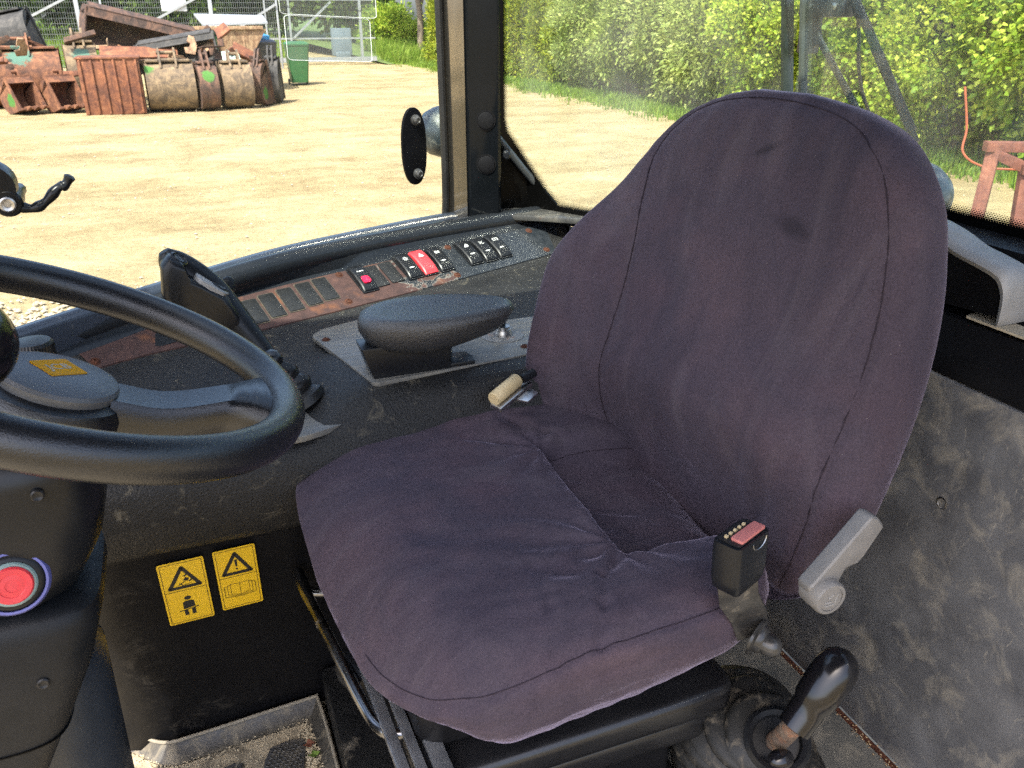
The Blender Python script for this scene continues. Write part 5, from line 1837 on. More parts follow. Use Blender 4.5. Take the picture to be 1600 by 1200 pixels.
b.prism([(.886, -.02, .7725), (.886, .705, .7725), (.918, .715, .7725), (.918, -.02, .7725)], (0, 0, .003))
b.build('edge_strip', mat('bare_edge', (.38, .33, .24), (.50, .44, .33), 20, .6, .1, dust=((.2, .1, .07), .55, .8, 14)), rs, 30)
gh = thing('grab_handle', (.92, .68, .77), 'curved pale grey grab handle with black sides on the rear shelf', 'handle')
b = MB()
path = spline([(.905, 1.05, .872), (.905, .90, .872), (.903, .80, .868), (.900, .74, .852), (.897, .70, .846), (.895, .672, .840), (.894, .660, .828), (.894, .656, .812), (.894, .655, .785)], 40)
b.loft([[p + Vector((dx, 0, 0)) + n_ for dx, n_ in ((-.016, Vector((0, 0, -.004))), (-.014, Vector((0, 0, .0))), (-.004, Vector((0, 0, .003))), (.03, Vector((0, .0, .003))), (.045, Vector((0, 0, -.004))), (.04, Vector((0, .006, -.008))), (-.012, Vector((0, .006, -.009))))] for p in path])
b.build('grey_cap', 'lightgrey', gh, 50)
b = MB()
lo = [p + Vector((0, .004, -.006)) for p in path[:34]]
b.loft([[Vector((x, p.y, p.z - .004)) for p in lo] + [Vector((x, lo[-1].y, .786)), Vector((x, .80, .775)), Vector((x, 1.05, .775))] for x in (.890, .93)])
b.build('side_web', 'wall_black', gh, 20)

wi = thing('rear_wiper', (1.05, 1.2, 1.13), 'black double-arm wiper parked across the rear window', 'wiper')
X = 1.05
def arm(pts, r, nm, flat=.6, m='asphaltgrey'):
    b = MB()
    b.tube(pts, r, 8, flat=flat, ref=(1, 0, 0))
    b.build(nm, m, wi)
arm([(X, 1.262, 1.150), (X, 1.255, 1.110), (X, 1.235, 1.07)], [.011, .011, .010], 'arm')
arm([(X, 1.243, 1.085), (X, 1.10, .955)], .0070, 'arm')
arm([(X, 1.185, 1.165), (X, 1.150, 1.118)], .010, 'arm')
arm([(X, 1.152, 1.125), (X, 1.0, .955)], .0085, 'arm')
arm([(X - .004, 1.105, 1.072), (X - .004, .985, .94)], .0075, 'blade', .5, 'asphaltgrey')
arm(spline([(X + .004, 1.16, 1.12), (X + .004, 1.148, 1.085), (X + .004, 1.14, 1.045), (X + .004, 1.12, 1.0), (X + .004, 1.08, .95)], 16), .0028, 'washer_hose', 1, 'rubber')
b = MB()
b.box((X, 1.228, 1.128), (.03, .11, .03))
b.box((X, 1.262, 1.10), (.03, .026, .09))
b.build('pivot_block', 'asphaltgrey', wi, 30, .006)
for y in (1.252, 1.19):
    b = MB()
    b.lathe([(.006, 0), (.006, .004), (.003, .005)], (X - .015, y, 1.13), (-1, 0, 0), 12)
    b.build('bolt', 'steel', wi)
fl = thing('rear_lamp', (1.36, 1.10, .75), 'dark blue-grey lamp housing outside the rear window by the seat', 'lamp')
b = MB()
b.lathe([(.01, 0), (.035, .006), (.056, .022), (.066, .05), (.067, .10), (.06, .104)], (1.30, 1.16, .80), (.2, .75, -.05), 30)
b.build('housing', mat('blue_grey_shell', (.03, .05, .065), (.07, .1, .12), 10, .3, .08, dust=((.45, .48, .48), .5, .9, 20)), fl, 60)
b = MB()
b.box((1.32, 1.2, .62), (.04, .05, .3))
b.build('bracket', 'pillar', fl)

# ------------------------------------------------------------------ floor, mat lip, seat platform
b = MB()
b.box((.47, .62, .05), (.74, 1.04, .1))
pf = tag(b.build('seat_platform', 'boxtex', None, 30, .006), None, None, kind='structure')
b = MB()
b.prism([(.55, .2, .1005), (.846, .2, .1005), (.846, 1.13, .1005), (.55, 1.13, .1005)], (0, 0, .003))
b.build('deck_sheet', 'platform', pf, 30)
b = MB()
b.prism([(.56, .98, .1037), (.775, .93, .1037), (.805, .955, .1037), (.805, 1.10, .1037), (.56, 1.10, .1037)], (0, 0, .0035))
b.build('access_plate', 'platform', pf, 30, .001)
b = MB()
pts = [(.58, .974, .1042), (.70, .945, .1042), (.775, .926, .1042), (.808, .952, .1042), (.808, 1.0, .1042)]
b.tube(pts, .0018, 6, flat=.4)
b.build('sealant_line', mat('yellowed_sealant', (.42, .32, .16), (.52, .42, .24), 30, .7), pf)
b = MB()
b.lathe([(.011, 0), (.011, .0015), (.007, .003), (.003, .002)], (.782, .957, .1072), (0, 0, 1), 18)
b.build('stud', 'steel', pf)
b = MB()
b.prism([(.846, .2, .099), (.858, .2, .099), (.858, 1.13, .099), (.846, 1.13, .099)], (0, 0, .0022))
b.build('rusty_gap', 'rust', pf)
# rubber mat with upturned lip, dimple pads
fm = thing('floor_mat', (-.1, 1.0, 0), 'dusty rubber floor mat with an upturned lip and dimpled pads', 'floor mat')
def lip(pts_top, pts_bot, nm='lip'):
    b = MB()
    n = len(pts_top)
    mid = [Vector(a).lerp(Vector(c), .62) + Vector((0, 0, -.006)) for a, c in zip(pts_top, pts_bot)]
    b.loft([[Vector(a) + Vector((0, .003, -.002)) for a in pts_top], [Vector(a) for a in pts_top], mid, [Vector(a) for a in pts_bot], [Vector(a) + Vector((0, 0, -.004)) for a in pts_bot]], closed=False)
    return b.build(nm, 'lip', fm, 50, fix=False)
tops = spline([(-.42, 1.415, .030), (-.30, 1.285, .030), (-.215, 1.195, .030), (-.165, 1.146, .030), (-.11, 1.142, .030), (.0, 1.150, .030), (.090, 1.156, .030)], 40)
bots = spline([(-.41, 1.38, .003), (-.285, 1.245, .003), (-.205, 1.158, .003), (-.160, 1.117, .003), (-.11, 1.117, .003), (-.01, 1.125, .003), (.066, 1.130, .003)], 40)
lip(tops, bots)
t2 = spline([(.090, 1.156, .030), (.095, 1.05, .030), (.095, .8, .030), (.095, .3, .030)], 20)
b2_ = spline([(.066, 1.130, .003), (.072, 1.04, .003), (.073, .8, .003), (.073, .3, .003)], 20)
lip(t2, b2_)
b = MB()
b.tube([p + Vector((0, -.002, .0)) for p in tops], .003, 8)
b.tube([p + Vector((-.002, 0, .0)) for p in t2], .003, 8)
b.build('lip_bead', mat('beige_lip_highlight', (.20, .175, .13), (.30, .265, .20), 40, .6), fm)  # beige edging, with an edge highlight put into its lighter colour
def pad(poly, nm='dimple_pad'):
    b = MB()
    b.prism([(x, y, .001) for x, y in poly], (0, 0, .005))
    o = b.build(nm, mat('pad_rubber', (.05, .05, .05), (.085, .08, .075), 30, .55, .1, .3, 300, .0006, dust=((.40, .34, .24), .5, .85, 16)) if 'pad_rubber' not in bpy.data.materials else bpy.data.materials['pad_rubber'], fm, 30, .0015)
    def inside(x, y):
        c = False
        for i in range(len(poly)):
            (x1, y1), (x2, y2) = poly[i], poly[i - 1]
            if (y1 > y) != (y2 > y) and x < (x2 - x1) * (y - y1) / (y2 - y1) + x1:
                c = not c
        return c
    d = MB()
    for i in range(-60, 60):
        for j in range(-60, 60):
            x, y = -.05 + i * .0082 + (j % 2) * .0041, 1.0 + j * .0071
            if all(inside(x + ex, y + ey) for ex, ey in ((.004, 0), (-.004, 0), (0, .004), (0, -.004))):
                d.lathe([(.0036, .0), (.0028, .0009), (.0021, .0004), (.001, .0002)], (x, y, .006), (0, 0, 1), 8)
    od = d.build('dimples', 'lip', o, 30, fix=False)
    od['kind'] = 'stuff'
pad([(-.022, 1.03), (-.012, 1.070), (.0, 1.092), (.030, 1.097), (.052, 1.093), (.056, 1.082), (.034, .98), (-.03, .95)])
pad([(-.17, .98), (-.105, 1.072), (-.055, 1.083), (-.046, 1.076), (-.06, .99), (-.09, .94)])
# grit and leaf litter
rnd = random.Random(21)
pts = []
for i in range(900):
    f = rnd.random()
    p = bots[int(f * 25) + 12].lerp(Vector((-.06, .98, 0)), rnd.random() ** 2 * .8)
    pts.append((p.x + rnd.gauss(0, .006), p.y + rnd.gauss(0, .006), .004, rnd.uniform(.0007, .0022)))
for i in range(500):
    pts.append((.062 + rnd.gauss(0, .006), 1.06 + rnd.gauss(0, .045), .004, rnd.uniform(.0008, .003)))
scatter('floor_grit', mat('sandy_grit', (.36, .29, .18), (.52, .44, .30), 90, .95), 'sandy grit gathered in the corner of the floor mat', 'grit', pts, stone_maker(rnd))
pts = []
for i in range(260):
    y = rnd.uniform(.6, 1.12)
    pts.append((.848 + rnd.gauss(0, .006), y, .1045, rnd.uniform(.0007, .0024)))
for i in range(120):
    pts.append((.62 + rnd.gauss(0, .025), .95 + rnd.gauss(0, .02), .1045, rnd.uniform(.0006, .0018)))
scatter('deck_debris', mat('brown_crumbs', (.16, .09, .05), (.42, .32, .18), 130, .95), 'brown crumbs along the gap in front of the rear wall', 'debris', pts, stone_maker(rnd))
for i, (x, y, z, m_, s_, lb) in enumerate([(.064, 1.050, .007, (.14, .22, .03), .010, 'small yellow-green leaf in the corner of the floor mat'), (.060, 1.074, .007, (.20, .07, .035), .011, 'curled red-brown dead leaf in the mat corner'), (.735, .985, .109, (.42, .32, .08), .012, 'yellow-brown dead leaf on the deck by the buckle'), (.655, .945, .107, (.55, .48, .36), .012, 'pale dry leaf scrap at the end of the seat bellows')]):
    b = MB()
    rg_ = random.Random(i)
    pts = [Vector((x + math.cos(a) * s_ * k, y + math.sin(a) * s_ * k, z + rg_.uniform(-.001, .004))) for a, k in ((0, 1), (.8, .55), (1.6, .9), (2.4, .5), (3.1, 1), (4.0, .5), (4.8, .85), (5.5, .6))]
    b.v = [tuple(p) for p in pts] + [(x, y, z)] + [tuple(p - Vector((0, 0, .0008))) for p in pts] + [(x, y, z - .0008)]
    b.f = [(j, (j + 1) % 8, 8) for j in range(8)] + [((j + 1) % 8 + 9, j + 9, 17) for j in range(8)]
    tag(b.build('dry_leaf', mat('leaf_litter', m_, tuple(c * .7 for c in m_), 60, .8), None, 0, fix=False), lb, 'leaf')

# ------------------------------------------------------------------ the seat
seat = thing('operator_seat', (.35, .865, .10), 'operator seat in a dark purple-grey velour cover, facing the steering wheel', 'seat')
SC = Vector((.35, .858, 0))
def nz(x, y, z, s_=1):
    return noise.noise(Vector((x * s_, y * s_, z * s_)))
def cush_out(a):
    c, s_ = math.cos(a), math.sin(a)
    e = 4.0
    k = (abs(c) ** e + abs(s_) ** e) ** (-1 / e)
    x, y = .258 * c * k, .268 * s_ * k
    y *= 1 - .07 * sstep(.05, .255, -x) * 0
    x += .030 * (y / .27 * -1) * sstep(0, .25, -x)      # front edge runs slightly askew
    return x, y
def cush_top(x, y, s_):
    u, v = (x - .35) / .255, (y - .865) / .272
    z = .541 - .006 * u + .016 * v
    far_ = 1 - .65 * sstep(-.1, .8, v)
    z -= .030 * far_ * sstep(.60, 1.05, -u)                        # waterfall front
    pan = sstep(.31, .38, u) * (1 - sstep(.40, .52, abs(v + .02)))
    z -= .050 * pan
    z -= .006 * (1 - sstep(.0, .75, abs(v)))
    z += .014 * sstep(.5, .8, abs(v)) * sstep(-.4, .3, u)
    crease = math.exp(-((u - .33) / .035) ** 2) * (1 - sstep(.42, .55, abs(v)))
    z -= .006 * crease
    cb = math.exp(-((abs(v + .02) - .47) / .035) ** 2) * sstep(.28, .4, u)
    z -= .005 * cb
    # folds radiating from the pan corners
    for py, sg in ((.975, 1), (.745, -1)):
        dx, dy = x - .43, y - py
        rr = math.hypot(dx, dy)
        an = math.atan2(dy, dx)
        z += .0030 * math.sin(an * 9 + 1.3 * sg) * math.exp(-((rr - .04) / .045) ** 2)
    z -= .0034 * math.exp(-((s_ - .962) / .010) ** 2) * sstep(.35, .6, -v)
    for (ax_, ay_, bx_, by_, dp, wd_) in ((.424, .714, .383, .688, .004, .006), (.383, .688, .359, .639, .005, .006), (.359, .639, .337, .60, .005, .007), (.305, .66, .286, .60, .0025, .006), (.316, .742, .305, .66, .002, .006), (.47, 1.0, .40, 1.06, .004, .007), (.43, .985, .33, 1.03, .003, .006)):
        tt = min(1, max(0, ((x - ax_) * (bx_ - ax_) + (y - ay_) * (by_ - ay_)) / ((bx_ - ax_) ** 2 + (by_ - ay_) ** 2)))
        dd = math.hypot(x - ax_ - tt * (bx_ - ax_), y - ay_ - tt * (by_ - ay_))
        if dd < .03:
            z += .55 * dp * (-math.exp(-(dd / wd_) ** 2) + .6 * math.exp(-((dd - 2 * wd_) / wd_) ** 2))
    z += .0035 * nz(x, y, 1, 9) + .0016 * nz(x * 1.0, y * 2.2, 4, 26) + .0018 * math.sin((x * .6 + y) * 95 + 3 * nz(x, y, 2, 8)) * sstep(.1, .5, nz(x, y, 7, 7))
    z -= (.022 - .012 * sstep(-.3, .6, v)) * max(0, (s_ - .76) / .24) ** 2.2
    fr_ = sstep(.1, .8, -u)
    z -= .046 * far_ * fr_ * max(0, (s_ - .58) / .42) ** 2.3
    return z
nA, b = 240, MB()
rings = []
Sv = [.02] + [i / 64 for i in range(2, 65)]
for s_ in Sv:
    rg = []
    for j in range(nA):
        x, y = cush_out(2 * math.pi * j / nA)
        X_, Y_ = SC.x + x * s_, SC.y + y * s_
        rg.append(Vector((X_, Y_, cush_top(X_, Y_, s_))))
    rings.append(rg)
def skirt_bottom(x, y):
    return .404 + .026 * sstep(.0, .3, x - .25) + .012 * sstep(-.2, .2, y)
for k in range(1, 15):
    f = k / 14
    rg = []
    for j in range(nA):
        a = 2 * math.pi * j / nA
        x, y = cush_out(a)
        bul = 1.0 + .045 * math.sin(min(1, f * 1.15) * math.pi * .62) - .10 * max(0, f - .6) ** 2 * 2
        X_, Y_ = SC.x + x * bul + .075 * sstep(.1, .25, -x) * f ** 1.2, SC.y + y * bul
        zt = rings[len(Sv) - 1][j].z
        zb = skirt_bottom(X_, Y_ - .865) + .030 * sstep(.12, .24, -x) * sstep(.12, .25, -y) + .004
        wv = .0035 * nz(x, y, f, 12) + .0008 * math.sin(a * 40 + 6 * nz(x, y, 3, 6)) * f
        X_ += wv * math.cos(a)
        Y_ += wv * math.sin(a) + .026 * f ** 1.3 * sstep(.10, .25, -y)
        rg.append(Vector((X_, Y_, zt + (zb - zt) * f + .010 * nz(x, y, 8, 4) * f)))
    rings.append(rg)
last = rings[-1]
for kk, dz in ((.985, -.007), (.96, -.011), (.92, -.010), (.84, -.004)):
    rings.append([Vector((SC.x + .02 + (p.x - SC.x - .02) * kk, SC.y + (p.y - SC.y) * kk, p.z + dz)) for p in last])
b.loft(rings)
cu = b.build('cushion', 'fabric', seat, 80)
def ring_path(idx, j0, j1, lift=.0004):
    return [rings[idx][j % nA] + Vector((0, 0, lift)) for j in range(j0, j1)]
b = MB()
b.tube([rings[len(Sv) - 3][j] + Vector((0, 0, .0004)) for j in range(int(nA * .57), int(nA * .97))], .0007, 6)
b.build('seam', 'seam', cu)
b = MB()
pan = []
for i in range(120):
    f = i / 119
    if f < .3:
        x, y = .60 - (.60 - .436) * f / .3, .985
    elif f < .7:
        x, y = .436 - .006 * math.sin((f - .3) / .4 * math.pi), .985 - .25 * (f - .3) / .4
    else:
        x, y = .436 + .164 * (f - .7) / .3, .735
    s_ = max(abs((x - .35) / .255), abs((y - .865) / .272))
    pan.append(Vector((x, y, cush_top(x, y, s_) + .0002)))
b.tube(pan, .0007, 6)
b.build('seam', 'seam', cu)
# backrest in its own frame
BO = Vector((.598, .872, .495))
lean, yaw = R(13.5), R(8)
U = Vector((-math.sin(yaw), math.cos(yaw), 0))
Fh = Vector((-math.cos(yaw), -math.sin(yaw), 0))
V = (-Fh * math.sin(lean) + Vector((0, 0, math.cos(lean))))
N = U.cross(V)
if N.dot(Fh) < 0:
    N = -N
halfN = [(-.075, .13), (-.065, .19), (-.02, .240), (.05, .264), (.12, .272), (.20, .275), (.28, .272), (.345, .265), (.40, .253), (.45, .236), (.49, .208), (.52, .170), (.540, .11), (.550, .04)]
half = [(-.075, .13), (-.065, .19), (-.02, .235), (.05, .258), (.12, .266), (.20, .268), (.28, .264), (.345, .248), (.40, .224), (.44, .210), (.475, .194), (.51, .160), (.538, .10), (.550, .04)]
hp = spline([(h, v, 0) for v, h in half], 110)
poly = [(p.x, p.y) for p in hp] + [(-p.x, p.y) for p in reversed(spline([(h, v, 0) for v, h in halfN], 110))]
def wing(u, v):
    k = (abs(u) / .255) ** 2.4
    asym = 1.3 if u > 0 else -.30
    return .070 * asym * k * (1 - sstep(.24, .52, v)) - .006 * sstep(.3, .55, v)
SEAMUV = [(.135, -.03), (.148, .05), (.145, .11), (.138, .19), (.138, .26), (.146, .33), (.163, .40), (.172, .445), (.158, .485), (.125, .513), (.08, .529), (0, .537), (-.08, .531), (-.14, .513), (-.188, .475), (-.217, .42), (-.234, .35), (-.240, .27), (-.238, .18), (-.228, .09), (-.208, .01), (-.185, -.05)]
SEAMP = np.array([(p.x, p.y) for p in spline([(u, v, 0) for u, v in SEAMUV], 200)])
def seam_d(u, v):
    return float(np.min(np.hypot(SEAMP[:, 0] - u, SEAMP[:, 1] - v)))
def bfront(u, v):
    d_ = seam_d(u, v)
    pk = -.0042 * math.exp(-(d_ / .0065) ** 2) + .0011 * math.exp(-((d_ - .018) / .013) ** 2) * math.sin((u * 1.3 + v) * 260 + 4 * nz(u, v, 5, 12)) * sstep(-.1, .3, nz(u, v, 9, 9))
    return bfront0(u, v) + pk
def bfront0(u, v):
    w_ = wing(u, v) + .014 * math.exp(-((v - .16) / .09) ** 2) * (1 - (u / .3) ** 2)
    w_ -= .080 * (1 - sstep(-.04, .16, v)) * (1 - sstep(.13, .24, u)) * (1 - .45 * sstep(.12, .24, -u))
    w_ += .0034 * nz(u, v, 3, 8) + .0010 * nz(u * 1.5, v * .7, 6, 30)
    w_ += .0030 * (abs(nz(u * 1.4 + .3 * v, v * .55, 11, 13)) ** .6 - .5) * (.35 + .65 * (1 - sstep(.1, .34, v)))
    # slack folds by the lower corners and at the head
    w_ += .0030 * math.sin((u * 1.0 + v * .35) * 110 + 3 * nz(u, v, 2, 6)) * math.exp(-((u + .14) / .05) ** 2) * (1 - sstep(.05, .22, v))
    w_ += .0024 * math.sin((u * 1.0 - v * .4) * 120 + 2) * math.exp(-((u - .17) / .04) ** 2) * (1 - sstep(.0, .16, v))
    w_ += .0020 * math.sin(u * 150 + 3 * v) * sstep(.40, .50, v) * (1 - sstep(.50, .54, v)) * sstep(-.16, -.05, -u)
    # stitched grooves of the centre panel
    return w_
seamL = [(.118, .40), (.126, .34), (.140, .26), (.152, .17), (.158, .09), (.150, .02), (.135, -.02)]
def bp(u, v, w_):
    return BO + U * u + V * v + N * w_
TF, TB = .052, .058
cen = (0, .23)
rings = []
nP = len(poly)
fr = [.03] + [i / 60 for i in range(2, 51)] + [.86, .89, .915, .94, .96, .975, .985, .993, .998]
def edge_f(s_):
    return (1 - s_ ** 12) ** (1 / 2.8)
for s_ in fr:
    rings.append([bp(cen[0] + (u - cen[0]) * s_, cen[1] + (v - cen[1]) * s_, bfront(cen[0] + (u - cen[0]) * s_, cen[1] + (v - cen[1]) * s_) + TF * edge_f(s_)) for u, v in poly])
for s_ in reversed(fr[20:]):
    rings.append([bp(cen[0] + (u - cen[0]) * s_, cen[1] + (v - cen[1]) * s_, wing((u - cen[0]) * s_, cen[1] + (v - cen[1]) * s_) * .8 - TB * edge_f(s_) * (1 - .25 * sstep(.35, .55, v))) for u, v in poly])
b = MB()
b.loft(rings)
br = b.build('backrest', 'fabric', seat, 80)
def seam_on_back(uv, r=.0012, name='seam'):
    pts = spline([(u, v, 0) for u, v in uv], 140)
    out = []
    for p in pts:
        # find how far out of the outline this point lies
        best = 0
        dx, dy = p.x - cen[0], p.y - cen[1]
        an = math.atan2(dy, dx)
        bestd, rr = 9, 1
        for (pu, pv) in poly:
            d = abs((math.atan2(pv - cen[1], pu - cen[0]) - an + math.pi) % (2 * math.pi) - math.pi)
            if d < bestd:
                bestd, rr = d, math.hypot(pu - cen[0], pv - cen[1])
        s_ = min(.998, math.hypot(dx, dy) / rr)
        out.append(bp(p.x, p.y, bfront(p.x, p.y) + TF * edge_f(s_) + .0009))
    b = MB()
    b.tube(out, r, 6)
    return b.build(name, 'seam', br)
seam_on_back(SEAMUV, .0007)
# two rubbed dark stains in the pile of the velour
ft_ = M['fabric'].node_tree
pf_ = ft_.nodes['Principled BSDF']
src = pf_.inputs['Base Color'].links[0].from_socket
tco = [n for n in ft_.nodes if n.type == 'TEX_COORD'][0].outputs['Object']
for (su, sv), (ra, rb), tilt_ in (((-.105, .395), (.032, .013), .25), ((-.03, .475), (.022, .006), -.45)):
    cpt = bp(su, sv, TF) - ORG[seat.name]
    mpn = ft_.nodes.new('ShaderNodeMapping')
    mpn.vector_type = 'TEXTURE'
    mpn.inputs['Location'].default_value = cpt
    mpn.inputs['Rotation'].default_value = (tilt_, 0, 0)
    mpn.inputs['Scale'].default_value = (.06, ra, rb)
    ft_.links.new(tco, mpn.inputs[0])
    vl = ft_.nodes.new('ShaderNodeVectorMath')
    vl.operation = 'LENGTH'
    ft_.links.new(mpn.outputs[0], vl.inputs[0])
    d_ = mth(ft_, 'ADD', vl.outputs['Value'], mth(ft_, 'MULTIPLY', tex(ft_, tco, 70, 5, .7).outputs[0], .9))
    src = mixc(ft_, ramp(ft_, mth(ft_, 'MULTIPLY', d_, .5), [(.40, g1(.6)), (.80, g1(0))]).outputs[0], src, (.020, .017, .023))
ft_.links.new(src, pf_.inputs['Base Color'])
# suspension below the cushion
def slabxy(x0, x1, y0, y1, z0, z1, r, nm, m, bev=.006):
    b = MB()
    b.prism([((x0 + x1) / 2 + x, (y0 + y1) / 2 + y, z0) for x, y in rrect(x1 - x0, y1 - y0, r, 6)], (0, 0, z1 - z0))
    return b.build(nm, m, seat, 40, bev, 3)
slabxy(.150, .570, .648, 1.06, .296, .338, .03, 'bellows_fold', 'bellows', .014)
slabxy(.165, .553, .662, 1.05, .246, .290, .03, 'bellows_fold', 'bellows', .014)
slabxy(.18, .52, .705, 1.04, .101, .246, .02, 'suspension_base', 'wall_black')
slabxy(.16, .56, .69, 1.05, .342, .425, .03, 'seat_pan', 'wall_black')
b = MB()
b.box((.30, .70, .106), (.44, .02, .012))
b.build('floor_runner', 'steel', seat, 30, .002)
# bright slide rails under the front of the cushion
for dx, dy, z0, wd in ((.130, .0, .335, .014), (.150, .0, .338, .012), (.168, .0, .342, .020)):
    b = MB()
    b.prism([(dx, .62, z0), (dx + wd, .60, z0), (dx + wd - .008, 1.0, z0 - .010), (dx - .012, 1.0, z0 - .010)], (0, 0, .010))
    b.build('slide_rail', 'silver', seat, 30, .003)
b = MB()
bar = spline([(.150, 1.030, .325), (.108, 1.045, .328), (.084, 1.075, .330), (.078, 1.100, .334), (.080, 1.070, .332), (.0855, 1.026, .330), (.100, .920, .330), (.116, .800, .330), (.126, .758, .330), (.142, .740, .330), (.175, .738, .330)][3:], 40)
ret = spline([(.080, 1.104, .334), (.084, 1.095, .320), (.095, 1.070, .312), (.16, 1.05, .312)], 14)
b.tube(bar, .0085, 14)
b.tube(ret, .007, 12)
b.build('adjuster_bar', 'bar', seat)
b = MB()
kx = Vector((.126, .868, .312))
rings_k = []
for h, r in ((-.028, .017), (-.026, .022), (.02, .024), (.027, .021), (.029, .015)):
    rings_k.append([kx + Vector((-h * .3, 0, 0)) + Vector((0, h, 0)) + Vector((math.cos(a) * rr, 0, math.sin(a) * rr)) for a, rr in ((2 * math.pi * j / 36, r * (1 + (.07 if (j // 3) % 2 else 0))) for j in range(36))])
b.loft(rings_k)
b.build('weight_knob', 'plastic_smooth', seat, 30)
# seat belt buckle on its stalk
m_ = frame((.472, .580, .606), (.80, .05, -.16), (.16, -.18, .95))
m_ = frame((.478, .574, .598), (.92, .38, 0), (-.26, -.07, .96))
b = MB()
rings_b = []
for y, kx_, kz in ((-.022, .74, .8), (-.016, .93, .92), (-.006, .98, 1), (.030, 1, 1), (.038, .97, .96)):
    rings_b.append([m_ @ Vector((x * kx_, y, z * kz)) for x, z in rrect(.060, .034, .007)])
b.loft(rings_b)
bk = b.build('buckle', 'plastic_smooth', seat, 40)
b = MB()
b.prism([m_ @ Vector((x, .0385, z)) for x, z in rrect(.050, .026, .003)], m_.to_3x3() @ Vector((0, .0012, 0)))
b.build('buckle_frame', 'rubber', bk, 30)
b = MB()
b.prism([m_ @ Vector((x + .003, .0385, z + .0055)) for x, z in rrect(.044, .014, .002)], m_.to_3x3() @ Vector((0, .004, 0)))
b.build('release_button', 'pinkred', bk, 30, .001)
for k in range(5):
    b = MB()
    b.box(m_ @ Vector((-.018 + k * .008, .040, -.0065)), (.003, .004, .003), m_.to_3x3())
    b.build('spring_tooth', 'bone', bk)
b = MB()
b.tube([m_ @ Vector((.018 * math.cos(a) * .7 + .006, .030 - .010 * math.sin(a) + .006, .0175)) for a in (math.pi * j / 12 for j in range(13))], .0007, 5)
b.build('thumb_notch', 'steel', bk)
b = MB()
stp = [m_ @ Vector((0, -.016, 0)), m_ @ Vector((.004, -.045, .002)), Vector((.514, .588, .508)), Vector((.524, .590, .478))]
hx = Vector((.024, -.006, .008))
rings_s = [[p - hx * k, p + hx * k, p + hx * k + Vector((.003, .004, 0)), p - hx * k + Vector((.003, .004, 0))] for p, k in zip(stp, (.86, .84, .80, .7))]
b.loft(rings_s)
b.build('buckle_stalk', mat('scuffed_stalk', (.04, .04, .04), (.085, .08, .075), 50, .32, .1, metal=.5, dust=((.36, .32, .25), .58, .8, 50)), seat, 40, .001)
b = MB()
b.lathe([(.022, 0), (.022, .003), (.0165, .005), (.015, .010), (.0125, .012), (.0125, .020), (.010, .026), (.005, .030), (.001, .031)], (.522, .583, .484), (.45, -.85, -.15), 28)
b.build('anchor_bolt', mat('dark_bolt', (.02, .02, .02), (.07, .068, .065), 60, .28, .1, .2, 300, .0005, metal=.3), seat, 40)
# grey recline lever
b = MB()
lv = [(.668, .603), (.674, .593), (.650, .553), (.640, .545), (.628, .548), (.622, .540), (.604, .512), (.590, .520), (.580, .532), (.612, .556), (.655, .606)]
b.prism([(x, .565, z) for x, z in [(.641, .624), (.650, .620), (.662, .606), (.641, .572), (.634, .564), (.618, .561), (.612, .547), (.604, .527), (.586, .522), (.574, .532), (.570, .548), (.586, .564)]], (0, .022, 0))
b.build('recline_lever', 'greyplas', seat, 30, .005, 3)
b = MB()
b.lathe([(.0205, -.02), (.0205, .006), (.0185, .009), (.0150, .009), (.0150, .0075), (.0145, .008), (.002, .008)], (.592, .562, .536), (0, -1, 0), 32)
dk_ = b.build('lever_boss', 'greyplas', seat, 40)
b = MB()
for p, q in (((-.008, -.007), (.005, -.007)), ((.005, -.007), (.008, .006)), ((-.008, -.003), (.001, -.003)), ((-.004, .002), (.002, .006))):
    P0, P1 = Vector((.592 + p[0], .5535, .536 + p[1])), Vector((.592 + q[0], .5535, .536 + q[1]))
    b.beam(P0, P1, .0012, .0012)
b.build('recline_mark', 'lightgrey', dk_)
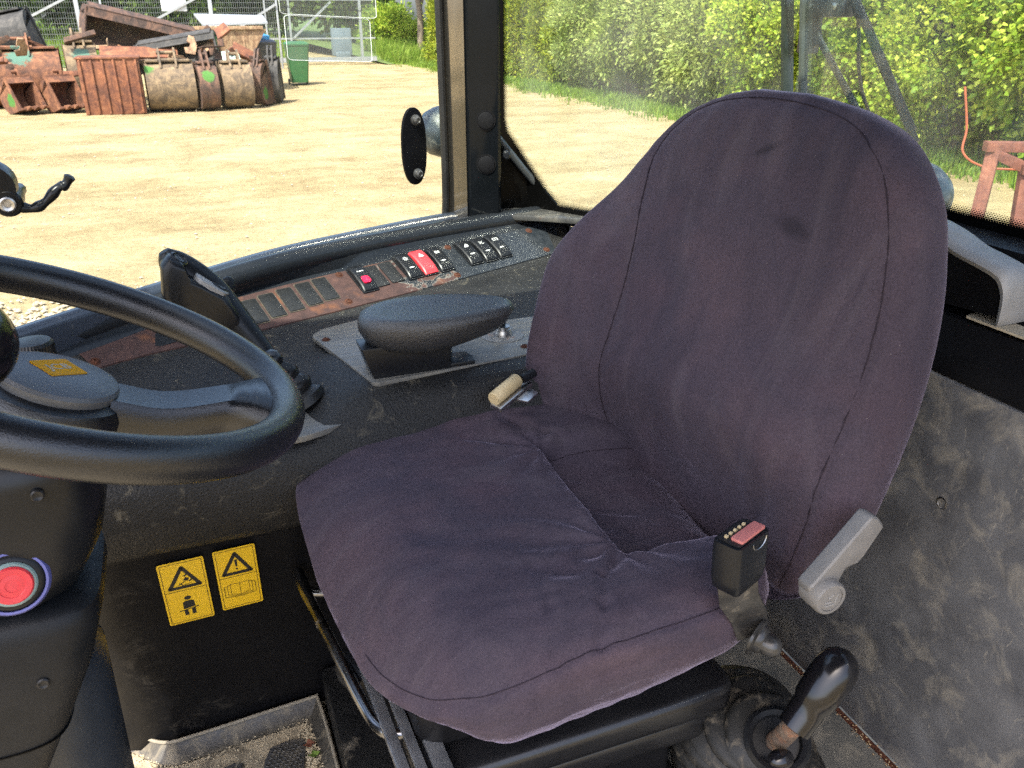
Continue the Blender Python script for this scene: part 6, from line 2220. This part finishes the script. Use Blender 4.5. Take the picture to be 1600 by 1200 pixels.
# belt tongue and bracket between cushion and console
bt_ = thing('belt_reel', (.42, 1.09, .56), 'yellowed belt fitting with a metal bracket between the seat and the console', 'seat belt')
b = MB()
mm_ = frame((.408, 1.045, .606), (.83, .52, .18), (-.5, .8, .1))
b.lathe([(.0095, -.032), (.011, -.03), (.011, .026), (.0095, .028)], mm_ @ Vector((0, .006, .004)), mm_.col[0].xyz, 18)
b.build('roller', 'bone', bt_, 40)
b = MB()
slab(b, mm_, [(-.036, -.010), (.045, -.010), (.048, .0), (.04, .012), (-.034, .012)], -.012, -.004)
slab(b, mm_, [(.004, -.030), (.032, -.030), (.036, -.012), (.0, -.012)], -.012, -.007)
b.build('bracket', 'steel', bt_, 30, .002)
b = MB()
b.tube([mm_ @ Vector((.03, .0, .006)), mm_ @ Vector((.055, -.006, .006))], .007, 10)
b.build('cap', 'plastic_smooth', bt_)
# ------------------------------------------------------------------ hand lever in its rubber boot
hl = thing('hand_lever', (.62, .66, .10), 'gloss black hand lever rising from a ribbed rubber boot', 'lever')
base, top = Vector((.655, .708, .104)), Vector((.574, .570, .325))
b = MB()
rings_ = []
nseg = 36
ax = (top - base)
for i in range(nseg + 1):
    f = i / nseg
    c = base + ax * f * .86 + Vector((-.022, .022, .040)) * math.sin(f * math.pi) 
    axd = (Vector((0, 0, 1)).lerp(ax.normalized(), f ** .7)).normalized()
    s1 = axd.orthogonal().normalized()
    s1 = (Vector((1, 0, 0)) - axd * axd.x).normalized()
    s2 = axd.cross(s1)
    rad_ = .104 - .063 * f ** 1.25 + .0090 * math.cos(f * 6.5 * 2 * math.pi) * (1 - f * .3)
    rings_.append([c + (s1 * math.cos(a) + s2 * math.sin(a)) * rad_ for a in (2 * math.pi * j / 40 for j in range(40))])
b.loft(rings_, True, True, False)
b.build('boot', 'boot', hl, 70)
b = MB()
b.lathe([(.040, -.004), (.041, .004), (.036, .009), (.030, .006), (.028, -.006)], base + ax * .86, ax, 32)
b.build('boot_collar', 'plastic_smooth', hl, 50)
b = MB()
k0, k1 = Vector((.566, .545, .372)), Vector((.632, .551, .455))
b.tube([base + ax * .8, top, k0 + (k1 - k0) * .1], [.013, .012, .012], 16)
b.build('rod', mat('rusty_rod', (.10, .07, .055), (.34, .26, .20), 60, .5, .12, .3, 200, .001, metal=.3, dust=((.32, .12, .05), .5, .7, 45)), hl)
b = MB()
kd = (k1 - k0)
L = kd.length
b.lathe([(.013, -.006), (.0190, -.004), (.0195, .014), (.0200, .028), (.0232, .034), (.0247, .050), (.0256, .068), (.0248, .080), (.0212, .092), (.0145, .100), (.0063, .104), (.001, .105)], k0, kd, 40)
b.build('knob', 'gloss', hl, 40)
b = MB()
b.sphere(Vector((.555, .548, .318)), .014, 16, 10, (1.2, .9, .9))
b.build('latch_button', 'gloss', hl)
